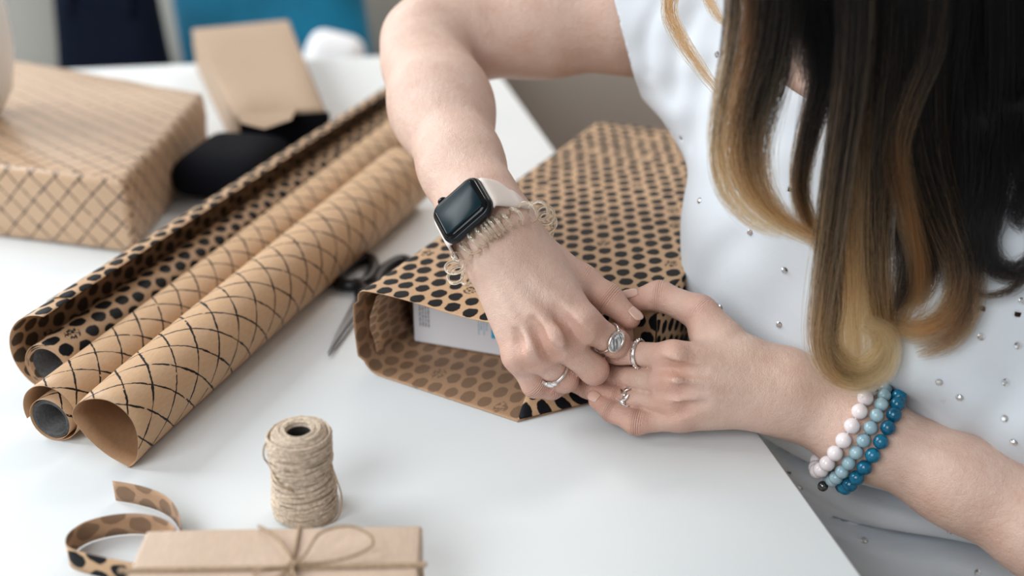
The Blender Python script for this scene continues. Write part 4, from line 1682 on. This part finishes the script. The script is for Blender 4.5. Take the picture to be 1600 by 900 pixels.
stack('case', [(.006, -CASE_T, .009), (.0022, -.0094, .009), (.0006, -.0080, .009), (0, -.0060, .009), (.0002, -.0042, .009), (.0010, -.0028, .009), (.0018, -.0024, .009)], watch, M_case)
stack('glass', [(.0018, -.0026, .009), (.0021, -.0016, .009), (.0029, -.0008, .0092), (.0045, -.0002, .0095), (.0060, 0, .010)], watch, M_glass)
stack('screen', [(.0052, .00004, .0075), (.0053, .00012, .0075)], watch, M_screen)
cr_c = WC - E1 * .0095 - E2 * .0178 - EN * .0055
V, F = lathe_data([(0, 0), (.0033, 0), (.0034, .0004), (.0034, .0016), (.0030, .0021), (0, .0022)], 28)
Rm = np.stack([E1, np.cross(-E2, E1), -E2], 1)
link('crown', mesh('crown', V @ Rm.T + cr_c, F), watch, [M_case])
stack_b = []
bt = WC + E1 * .0080 - E2 * .0177 - EN * .0052
V, F = tube_data([bt - E1 * .0045, bt + E1 * .0045], .0011, 10)
link('side_button', mesh('side_button', V, F), watch, [M_case])
cen = WC - EN * (CASE_T + .020)
th = np.linspace(math.radians(76), math.radians(284), 70)
dirs, rr_ = skin_ring(armR_f, cen, E1, EN, th)
ring = cen + dirs * (rr_ + .0004)[:, None]
start = [WC + E1 * .0190 - EN * .0086, WC + E1 * .0212 - EN * .0092]
end = [WC - E1 * .0212 - EN * .0092, WC - E1 * .0190 - EN * .0086]
pth = catmull(np.vstack([start, ring[::3], end]), 110)
tan = np.gradient(pth, axis=0)
tan /= np.linalg.norm(tan, axis=1)[:, None]
outs = np.cross(tan, E2)
outs *= np.sign(np.einsum('ij,ij->i', outs, pth - cen))[:, None]
wd = .0235 + .0045 * np.exp(-(np.minimum(np.arange(110), 109 - np.arange(110)) / 10.0) ** 2)
slab('band', pth, E2, wd, outs, .0021, watch, M_band)

# ---- spiral hair tie around the same wrist
tc = vec(D(787, 380, .788))
ta = camdir(.50, .80, -.32)
ta /= np.linalg.norm(ta)
te = camdir(.84, -.52, -.10)
te -= ta * (te @ ta)
te /= np.linalg.norm(te)
tn = np.cross(te, ta)
if tn @ vec(ray(783, 372)) > 0:
    tn = -tn
both_f = lambda p: aR.ev(p)
th = np.linspace(0, 2 * PI, 96, endpoint=False)
dirs, rr_ = skin_ring(both_f, tc, te, tn, th)
for _ in range(4):
    rr_ = (np.roll(rr_, 1) + rr_ + np.roll(rr_, -1)) / 3
RC = .0060
sag = .0008 * np.abs(np.sin(th)) ** 3
base_ring = tc + dirs * (rr_ + RC * .82 + sag)[:, None]
NC, PC = 28, 30
tt = np.arange(NC * PC) / (NC * PC)
ph = tt * 2 * PI
ph2 = ph - 0.34 * np.sin(2 * ph)               # coils bunch up at the two sides of the wrist
ix = (ph2 % (2 * PI)) / (2 * PI) * 96
i0 = ix.astype(int) % 96
fx = (ix - ix.astype(int))[:, None]
bp = base_ring[i0] * (1 - fx) + base_ring[(i0 + 1) % 96] * fx
od = dirs[i0] * (1 - fx) + dirs[(i0 + 1) % 96] * fx
ca = np.arange(NC * PC) / PC * 2 * PI
wob = 1 + .12 * np.sin(tt * 2 * PI * 7)
hp = bp + (np.cos(ca) * RC * wob)[:, None] * od + (np.sin(ca) * RC * wob)[:, None] * ta
Mh = Mat('clear_plastic', (0.97, 0.90, 0.78), 0.05)
Mh.set('Transmission Weight', 0.88)
Mh.set('IOR', 1.45)
tie = link('hair_tie', tube('hair_tie', hp - tc, .00112, 8, True), None, [Mh.m], loc=tc)
tie['label'], tie['category'] = 'clear beige spiral hair tie worn like a bracelet just below the smartwatch', 'hair tie'

# ---- three bead bracelets on the other arm
fa_, fb_ = vec(D(1240, 619, .781)), vec(D(1345, 677, .774))
fax = (fb_ - fa_) / np.linalg.norm(fb_ - fa_)
fe = camdir(.52, -.85, 0.0)
fe -= fax * (fe @ fax)
fe /= np.linalg.norm(fe)
fn_ = np.cross(fe, fax)
if fn_ @ vec(ray(1300, 650)) > 0:
    fn_ = -fn_


def bead_mat(name, c1, c2, rough=.12, tr=0.0):
    M = Mat(name, c1, rough)
    co = M.coord('Object')
    oi = M.nt.nodes.new('ShaderNodeObjectInfo')
    rnd = X(M.nt, oi.outputs['Random'])
    v = M.comb(*[a + rnd * 3.0 for a in M.sep(co)])
    f = M.noise(v, 260, 4, .65).remap(.35, .65)
    f2 = (f * .45 + rnd * .55)
    M.set('Base Color', M.mix(f2, c1, c2))
    M.set('Coat Weight', .3)
    if tr:
        M.set('Subsurface Weight', tr)
        M.set('Subsurface Radius', (1, .9, .9))
        M.set('Subsurface Scale', .004)
    return M.m


aL_f = lambda p: armL.ev(p)
bead_defs = [(1318, .0052, bead_mat('rose_quartz', (.72, .65, .66), (.84, .78, .79), tr=.4), 'bracelet of milky white quartz beads, the one nearest her hand', 'milky'),
             (1340, .0046, bead_mat('aquamarine', (.22, .36, .43), (.42, .57, .62)), 'bracelet of pale grey-blue beads between the white and the dark blue ones', 'pale'),
             (1360, .0050, bead_mat('apatite', (.0, .045, .10), (.01, .20, .34)), 'bracelet of deep blue glossy beads, the one nearest her elbow', 'deep')]
M_hem = simple('hematite', (.16, .17, .18), .12, Metallic=.9)
for bi_, (bxp, rb, bm_, lab, _) in enumerate(bead_defs):
    t = (bxp - 1240) / 105.0
    c = fa_ + (fb_ - fa_) * t
    th = np.linspace(0, 2 * PI, 120, endpoint=False)
    dirs, rr_ = skin_ring(aL_f, c, fe, fn_, th)
    for _ in range(5):
        rr_ = (np.roll(rr_, 1) + rr_ + np.roll(rr_, -1)) / 3
    drop = .0025 * np.maximum(0, -(dirs[:, 2]))
    pr = c + dirs * (rr_ + rb + .0002 + drop)[:, None]
    seg = np.linalg.norm(np.roll(pr, -1, 0) - pr, axis=1)
    s = np.concatenate([[0], np.cumsum(seg)])
    nb_ = int(s[-1] / (2 * rb * 1.005))
    pr2 = np.vstack([pr, pr[:1]])
    br = thing('bracelet', lab, 'bracelet', c, None)
    link('cord', tube('cord', pr, .0005, 6, True), br, [bm_])
    bmm = bmesh.new()
    bmesh.ops.create_uvsphere(bmm, u_segments=20, v_segments=12, radius=rb)
    bme = bm_mesh('bead', bmm, True)
    bme.materials.append(bm_)
    for k in range(nb_):
        d_ = (k + .5 * (bi_ % 2)) * s[-1] / nb_
        p = np.array([np.interp(d_, s, pr2[:, a]) for a in range(3)])
        link('bead', bme, br, (), loc=p)
    if bi_ == 1:                               # small metal bead at the lower side
        px_ = vec(D(1308, 747, .7755))
        k = int(np.argmin(np.linalg.norm(pr - px_, axis=1)))
        bmm = bmesh.new()
        bmesh.ops.create_uvsphere(bmm, u_segments=20, v_segments=12, radius=.0036)
        me = bm_mesh('metal_bead', bmm, True)
        me.materials.append(M_hem)
        link('metal_bead', me, br, (), label='dark metal bead', loc=pr[k] + dirs[k] * .0062 - fax * .002)


# ---- four silver rings
def web(palm, f):
    return lambda p: smin(palm.ev(p), f.ev(p), .009)


def finger_ring(field, a, b, t, toward, tilt=0.0):
    c = a + (b - a) * t
    ax = (b - a) / np.linalg.norm(b - a)
    up = toward - ax * (toward @ ax)
    up /= np.linalg.norm(up)
    e = np.cross(ax, up)
    ax2 = ax + up * tilt
    ax2 /= np.linalg.norm(ax2)
    th = np.linspace(0, 2 * PI, 64, endpoint=False)
    dirs, r = skin_ring(field, c, e, up, th, .02)
    r = np.minimum(r, np.median(r) * 1.22)
    raw = r.copy()
    for _ in range(6):
        r = (np.roll(r, 1) + r + np.roll(r, -1)) / 3
    r = np.maximum(np.maximum(r, raw), .006) + .0006
    return c, ax, up, e, dirs, r


TOCAM = -vec(ray(950, 550)) / np.linalg.norm(vec(ray(950, 550)))
M_stone = Mat('rutile_stone', (.52, .53, .54), .08, Coat_Weight=.6)
_c = M_stone.coord('Object')
M_stone.set('Base Color', M_stone.mix(M_stone.noise(M_stone.comb(*[a * b for a, b in zip(M_stone.sep(_c), (1.0, 1.0, .12))]), 900, 3).remap(.42, .60), (.16, .16, .17), (.68, .69, .70)))

c, ax, up, e, dirs, r = finger_ring(web(palmR, fR[0]), R_I[0], fR[0].kids[0].b, .70, TOCAM + camdir(.35, .1, 0))
ringA = thing('ring', 'silver ring with a large grey oval stone, on the bent index finger beside the thumbs', 'ring', c)
pth = c + dirs * r[:, None]
slab('band', pth, ax, np.full(64, .0017), dirs, .0011, ringA, M_silver, True)
top = c + up * (r[0] + .0011)
lx, ly = e * .0070, ax * .0048


def cab(name, cen, ex, ey, n_, rim, h, m, parent, sides=8, dome=True):
    V, F = [], []
    lv = [(1.0, 0), (1.0, h * .6), (.86, h), (.45, h * 1.25)] if dome else [(1.0, 0), (1.0, h), (.82, h), (.78, h * .6)]
    for s_, z in lv:
        for k in range(sides):
            a = 2 * PI * (k + .5) / sides
            V.append(cen + (ex * math.cos(a) + ey * math.sin(a)) * s_ * rim + n_ * z)
    for i in range(len(lv) - 1):
        for k in range(sides):
            l = (k + 1) % sides
            F.append((i * sides + k, i * sides + l, (i + 1) * sides + l, (i + 1) * sides + k))
    F.append(tuple(range(sides)))
    F.append(tuple((len(lv) - 1) * sides + k for k in range(sides)))
    me = mesh(name, V, F, not dome)
    bm = bmesh.new()
    bm.from_mesh(me)
    bmesh.ops.recalc_face_normals(bm, faces=bm.faces)
    bm.to_mesh(me)
    bm.free()
    return link(name, me, parent, [m])


cab('bezel', top - up * .0006, lx, ly, up, 1.14, .0026, M_silver, ringA, 24, False)
cab('stone', top, lx, ly, up, .94, .0020, M_stone.m, ringA, 8, True)

M_crys = Mat('clear_crystal', (.9, .9, .92), .03, Metallic=.75).m
c, ax, up, e, dirs, r = finger_ring(web(palmR, fR[2]), R_R[0], fR[2].kids[0].b, .70, TOCAM)
ringB = thing('ring', 'thin silver ring with small pointed crystals, on the finger beside the curled little finger', 'ring', c)
slab('band', c + dirs * r[:, None], ax, np.full(64, .0019), dirs, .0010, ringB, M_silver, True)
for th_, sz in ((.95, .0026), (1.35, .0030), (.60, .0017)):
    q = c + (up * math.cos(th_) + e * math.sin(th_)) * (np.interp(th_ % (2 * PI), np.linspace(0, 2 * PI, 65), np.append(r, r[0])) + .0006)
    n_ = up * math.cos(th_) + e * math.sin(th_)
    cab('crystal', q, ax * sz, np.cross(n_, ax) * sz * 1.2, n_, 1.0, .0016, M_crys, ringB, 6)

c, ax, up, e, dirs, r = finger_ring(web(palmL, fL[0]), L_I[0], fL[0].kids[0].b, .62, TOCAM)
ringC = thing('ring', 'wide silver band ring set with a row of tiny stones, on the straight index finger', 'ring', c)
slab('band', c + dirs * r[:, None], ax, np.full(64, .0032), dirs, .0013, ringC, M_silver, True)
bmm = bmesh.new()
bmesh.ops.create_icosphere(bmm, subdivisions=1, radius=.0007)
sm = bm_mesh('stone', bmm)
sm.materials.append(M_crys)
for k in range(0, 64, 3):
    link('stone', sm, ringC, (), loc=c + dirs[k] * (r[k] + .0013))

c, ax, up, e, dirs, r = finger_ring(web(palmL, fL[2]), L_R[0], fL[2].kids[0].b, .80, TOCAM)
ringD = thing('ring', 'silver ring shaped as a twig of leaves, on the flat finger above the little finger', 'ring', c)
slab('band', c + dirs * r[:, None], ax, np.full(64, .0015), dirs, .0010, ringD, M_silver, True)
for k, th_ in enumerate((-.75, -.35, .05, .45, .85)):
    n_ = up * math.cos(th_) + e * math.sin(th_)
    tg = np.cross(ax, n_)
    q = c + n_ * (np.interp(th_ % (2 * PI), np.linspace(0, 2 * PI, 65), np.append(r, r[0])) + .0009)
    s_ = 1 if k % 2 else -1
    l1 = tg * .72 + ax * s_ * .70
    l2 = np.cross(n_, l1)
    V, F = lathe_data([(1e-5, -1), (.45, -.75), (.8, -.3), (.85, .1), (.6, .6), (1e-5, 1.05)], 12)
    V = V[:, :1] * l2 * .0020 + V[:, 1:2] * n_ * .0010 + V[:, 2:3] * l1 * .0035 + q + ax * s_ * .0013
    link('leaf', mesh('leaf', V, F), ringD, [M_silver])

# ------------------------------------------------------------------ hair
HN = 30
h_pos, h_rad, h_tint, h_rnd = [], [], [], []


def zof(y, off=0.0):
    return .646 + .000155 * y + off


def lock(pts, n, dark=(.35, .8), top=1.0, seed=0, clump=.55, curl=0.0, rad=.000095, wav=.0016, flat=.6, side_tint=0.0):
    """pts: (point, width in metres) along the lock; dark = where along it the colour turns, top = how blond it ends"""
    g = np.random.default_rng(seed + 100)
    P0 = catmull([p for p, _ in pts], HN)
    wd = np.interp(np.linspace(0, len(pts) - 1, HN), np.arange(len(pts)), [w for _, w in pts])
    tan, _, _ = frames(P0)
    dep = vec((0, CP, -SP))
    A = np.cross(tan, dep)
    A /= np.linalg.norm(A, axis=1)[:, None] + 1e-9
    for i in range(1, HN):
        if A[i] @ A[i - 1] < 0:
            A[i] = -A[i]
    Bv = np.cross(tan, A)
    nclump = max(4, n // 26)
    cl = g.uniform(0, 1, (nclump, 2))
    t = np.linspace(0, 1, HN)
    for k in range(n):
        ci = g.integers(nclump)
        rr1, aa1 = math.sqrt(cl[ci, 0]), cl[ci, 1] * 2 * PI
        cx, cy = rr1 * math.cos(aa1), rr1 * math.sin(aa1)
        r2, a2 = math.sqrt(g.uniform()), g.uniform(0, 2 * PI)
        fx, fy = r2 * math.cos(a2), r2 * math.sin(a2)
        mix = clump * np.clip(t * 1.5 - .1, 0, 1)
        gx = fx * (1 - mix) + (cx + .16 * fx) * mix
        gy = fy * (1 - mix) + (cy + .16 * fy) * mix
        ph = g.uniform(0, 2 * PI, 3) + cl[ci, 1] * 9
        wv = wav * t * (np.sin(t * 7 + ph[0]) + .4 * np.sin(t * 15 + ph[1]))
        wv2 = wav * t * np.sin(t * 6 + ph[2])
        end = 1.0 - .30 * g.uniform() ** 1.8
        ti = t * end
        def at(arr):
            f = ti * (HN - 1)
            i0 = np.minimum(f.astype(int), HN - 2)
            u = f - i0
            return arr[i0] * (1 - u)[:, None] + arr[i0 + 1] * u[:, None]
        w = np.interp(ti, t, wd) * .5
        q = at(P0) + at(A) * (gx * w + wv)[:, None] + at(Bv) * (gy * w * flat + wv2)[:, None]
        h_pos.append(q)
        h_rad.append(rad * (1 - .55 * t ** 3))
        j = g.normal(0, .13) + (cl[ci, 0] - .5) * .34
        x = np.clip((ti - dark[0] + j) / (dark[1] - dark[0]), 0, 1)
        tn_ = top * x * x * (3 - 2 * x)
        tn_ = np.clip(tn_ + side_tint * -fx * np.clip(t * 2, 0, 1) * .5, 0, 1)
        h_tint.append(tn_)
        h_rnd.append(np.full(HN, g.uniform()))


def pxl(l, off=0.0):
    """(x, y, width px [, extra depth]) -> points"""
    out = []
    for q in l:
        z = zof(q[1], off + (q[3] if len(q) > 3 else 0))
        if q[1] > 150:                        # stay in front of the shirt
            hit = bvh_s.ray_cast(Vector((0, 0, CAM_Z)), ray(q[0], q[1]).normalized())
            if hit[0] is not None:
                zh = hit[3] / ray(q[0], q[1]).length
                z = min(z, zh - .010 - q[2] * .0002)
        out.append((vec(D(q[0], q[1], z)), q[2] * z / 1800))
    return out


def root(s, c, f, w):
    return (hd(s, c, f), w)


part = lambda f, w=.03: root(-.004, .120, f, w)
# front of her face, falling left in the picture (A), inner dark lock (B)
lock([part(.02), root(.018, .104, .062, .045)] + pxl([(1205, -120, 105), (1206, 10, 114), (1192, 100, 114), (1172, 170, 104), (1164, 232, 94), (1174, 288, 82), (1208, 335, 52), (1272, 376, 14)]), 1300, (.44, .78), .9, 1, side_tint=.9, wav=.0026)
lock([part(.02), root(.03, .100, .060, .03)] + pxl([(1150, -120, 34), (1144, 60, 36), (1130, 150, 34), (1122, 230, 28), (1136, 300, 26), (1178, 346, 20), (1225, 366, 6)], -.004), 200, (.35, .62), .95, 2, wav=.003)
lock([part(.03), root(.0, .100, .075, .05)] + pxl([(1278, -120, 150), (1276, 0, 140), (1286, 70, 96), (1284, 130, 60), (1264, 205, 40), (1250, 280, 30), (1258, 335, 24), (1284, 394, 10)], .010), 900, (.62, .95), .6, 3, wav=.003)
lock([part(.03), root(.0, .100, .075, .05)] + pxl([(1270, -120, 150), (1268, 0, 130), (1268, 60, 100), (1262, 130, 30)], .022), 500, (.9, 1.3), .4, 33, wav=.003)
# the long middle lock that ends in a ringlet (C)
lock([part(.01), root(-.040, .090, .060, .05)] + pxl([(1340, -120, 110), (1348, 20, 112), (1344, 120, 104), (1334, 220, 96), (1328, 330, 104), (1328, 420, 116), (1330, 490, 112), (1334, 550, 86), (1340, 580, 40)], .006), 1500, (.28, .66), .95, 4, clump=.5, wav=.003)
for k, (dx, dy, n) in enumerate(((0, 0, 420), (10, -14, 330), (20, -30, 260), (-4, 6, 240))):
    lock([part(.01), root(-.040, .090, .060, .05)] + pxl([(1330, -120, 70), (1336, 20, 70), (1328, 140, 64), (1312, 260, 60), (1298, 370, 56), (1286 + dx, 470, 48), (1282 + dx, 540 + dy * .6, 38), (1302 + dx * .6, 584 + dy, 28), (1340, 599 + dy, 26), (1380 - dx * .6, 582 + dy, 28), (1394 - dx, 545 + dy * .6, 26), (1382 - dx, 512, 22), (1350, 505, 16)], -.004 - .003 * k), n, (.26, .6), 1.0, 50 + k, clump=.45, wav=.003)
lock([part(.0), root(-.050, .085, .050, .05)] + pxl([(1390, -120, 80), (1392, 20, 80), (1386, 140, 74), (1376, 250, 66), (1370, 350, 60), (1370, 430, 56), (1378, 500, 44), (1380, 550, 32), (1352, 584, 26), (1312, 574, 20), (1298, 540, 12)], .004), 800, (.36, .74), .95, 5, clump=.5, wav=.003)
# dark hair behind, between the ringlet and the hook
lock([part(-.01), root(-.058, .080, .045, .05)] + pxl([(1415, -120, 130), (1418, 20, 130), (1414, 140, 120), (1416, 250, 104), (1420, 340, 84), (1418, 420, 60), (1400, 490, 30), (1384, 530, 10)], .022), 900, (.75, 1.15), .6, 34, wav=.004)
# right of it (D): waves ending in a hook
lock([part(-.01), root(-.062, .075, .040, .05)] + pxl([(1440, -120, 90), (1442, 30, 90), (1440, 150, 82), (1450, 250, 70), (1474, 340, 60), (1496, 400, 54), (1500, 450, 46), (1474, 498, 38), (1428, 516, 28), (1392, 500, 12)], .004), 900, (.40, .80), .72, 7, wav=.004)
lock([part(-.005), root(-.060, .078, .045, .04)] + pxl([(1462, -120, 60), (1462, 0, 56), (1450, 90, 50), (1418, 170, 42), (1402, 240, 38), (1418, 330, 36), (1436, 410, 34), (1434, 468, 26), (1406, 502, 12)], -.002), 380, (.30, .62), .52, 8, wav=.004)
lock([part(-.01), root(-.066, .072, .040, .04)] + pxl([(1485, -120, 60), (1486, 60, 60), (1490, 200, 56), (1500, 320, 50), (1514, 420, 42), (1510, 490, 34), (1480, 532, 24), (1430, 548, 10)], .012), 420, (.5, .95), .45, 9, wav=.004)
lock([part(-.01), root(-.066, .072, .040, .04)] + pxl([(1478, -120, 50), (1478, 60, 50), (1470, 200, 46), (1462, 320, 40), (1458, 400, 34), (1446, 450, 26), (1412, 470, 20), (1385, 452, 8)], .014), 300, (.5, .95), .4, 35, wav=.004)
# the dark mass on the right (E), curling at its lower end
for i, (x0, x1, x2, yb, sd, tp, dx) in enumerate(((1470, 1455, 1448, 390, 10, .16, -1), (1505, 1510, 1500, 410, 11, .16, -1), (1550, 1545, 1530, 345, 12, .12, -1), (1600, 1590, 1580, 318, 13, .08, 1), (1650, 1640, 1632, 310, 14, .08, 1), (1425, 1420, 1405, 350, 15, .25, -1))):
    off = .012 + .006 * (i % 3)
    lock([part(-.02 - .012 * i, .035), root(-.070 - .002 * i, .070 - .012 * i, .025 - .012 * i, .05)] + pxl([(x0, -120, 110), (x0, 20, 115), (x1, 140, 115), (x1 + 4, yb - 150, 96), (x2 + 10, yb - 80, 72), (x2 + 22, yb - 30, 46), (x2 + 12, yb + 14, 30), (x2 + 30 * dx, yb + 34, 12)], off), 720, (.5, 1.2), tp, sd, wav=.005)
lock([part(-.05, .035), root(-.078, .03, -.02, .05)] + pxl([(1565, -120, 60), (1568, 60, 60), (1566, 200, 60), (1554, 310, 46), (1540, 370, 40), (1552, 412, 36), (1586, 424, 30), (1616, 400, 22), (1620, 366, 12)], .004), 420, (.5, 1.2), .14, 20, wav=.004)
lock([part(-.05, .035), root(-.078, .03, -.02, .05)] + pxl([(1640, -120, 40), (1642, 60, 40), (1640, 200, 36), (1632, 330, 30), (1618, 405, 22), (1588, 448, 18), (1548, 462, 12), (1512, 456, 6)], -.004), 150, (.6, 1.1), .36, 21, clump=.8)
# stray strands on the far side of her face (F)
lock([root(.060, .090, .030, .02)] + [(vec(D(1085, -110, .74)), .014), (vec(D(1046, 0, .775)), .013), (vec(D(1060, 55, .785)), .012), (vec(D(1092, 105, .79)), .009), (vec(D(1128, 152, .795)), .004)], 150, (.1, .5), .72, 22)
lock([root(.050, .095, .040, .02)] + [(vec(D(1120, -110, .71)), .012), (vec(D(1104, -20, .735)), .010), (vec(D(1118, 22, .74)), .009), (vec(D(1144, 46, .745)), .004)], 110, (.1, .5), .85, 23)
# the back of the head, seen only from other sides
for i, (s, c_, f_) in enumerate(((.074, .04, -.050), (.060, .03, -.078), (.035, .03, -.098), (.008, .03, -.104), (-.020, .03, -.104), (-.048, .03, -.090), (-.072, .03, -.060))):
    p1 = hd(s, c_, f_)
    p2 = hd(s * 1.15, c_ - .07, f_ * 1.15)
    sh_ = SIDE * s * 1.1
    p3 = vec(W(.325, .860, .300)) + sh_
    p4 = vec(W(.385, .925, .235)) + sh_ * 1.2
    p5 = vec(W(.415, .955, .110)) + sh_ * 1.2
    lock([part(-.02 - .01 * i, .04), (p1, .055), (p2, .060), (p3, .055), (p4, .05), (p5, .02)], 360, (.55, .95), .8, 40 + i)

n_h = len(h_pos)
hc = bpy.data.hair_curves.new('hair')
hc.add_curves([HN] * n_h)
hc.attributes['position'].data.foreach_set('vector', np.concatenate(h_pos).astype(np.float32).ravel())
ra = hc.attributes.get('radius') or hc.attributes.new('radius', 'FLOAT', 'POINT')
ra.data.foreach_set('value', np.concatenate(h_rad).astype(np.float32))
for nm, arr in (('tint', h_tint), ('shade', h_rnd)):
    at = hc.attributes.new(nm, 'FLOAT', 'POINT')
    at.data.foreach_set('value', np.concatenate(arr).astype(np.float32))
hm = bpy.data.materials.new('hair')
hm.use_nodes = True
nt = hm.node_tree
for n in list(nt.nodes):
    nt.nodes.remove(n)
out = nt.nodes.new('ShaderNodeOutputMaterial')
hb = nt.nodes.new('ShaderNodeBsdfHairPrincipled')
hb.parametrization = 'COLOR'
hb.inputs['Roughness'].default_value = .36
hb.inputs['IOR'].default_value = 1.36
hb.inputs['Radial Roughness'].default_value = .5
nt.links.new(hb.outputs[0], out.inputs[0])
at = nt.nodes.new('ShaderNodeAttribute')
at.attribute_name = 'tint'
cr_ = nt.nodes.new('ShaderNodeValToRGB')
el = cr_.color_ramp.elements
el[0].position, el[0].color = 0.0, (.0022, .0020, .0024, 1)
el[1].position, el[1].color = 1.0, (.60, .33, .155, 1)
for p, c in ((.22, (.012, .0065, .004, 1)), (.5, (.16, .068, .024, 1)), (.75, (.37, .170, .066, 1))):
    e_ = el.new(p)
    e_.color = c
nt.links.new(at.outputs['Fac'], cr_.inputs[0])
at2 = nt.nodes.new('ShaderNodeAttribute')
at2.attribute_name = 'shade'
mr = nt.nodes.new('ShaderNodeMapRange')
mr.inputs[3].default_value, mr.inputs[4].default_value = .72, 1.2
nt.links.new(at2.outputs['Fac'], mr.inputs[0])
vm = nt.nodes.new('ShaderNodeVectorMath')
vm.operation = 'SCALE'
nt.links.new(cr_.outputs[0], vm.inputs[0])
nt.links.new(mr.outputs[0], vm.inputs['Scale'])
nt.links.new(vm.outputs[0], hb.inputs['Color'])
hc.materials.append(hm)
link('hair', hc, person)
# scalp under the strands
cap_f = Sm([Ell(hd(0, .028, -.016), (SIDE, CROWN, FACE), (.0775, .0935, .0945))], .01)
v, q = surface(lambda p, lo=None, hi=None: np.maximum(cap_f.ev(p), (FACE * .9 - CROWN * .42) @ (p - hd(0, .062, .060)).T), cap_f.lo - .01, cap_f.hi + .01, .003)
link('scalp_hair', fast_mesh('scalp_hair', v, q), person, [simple('dark_hair_base', (.010, .008, .008), .6)])
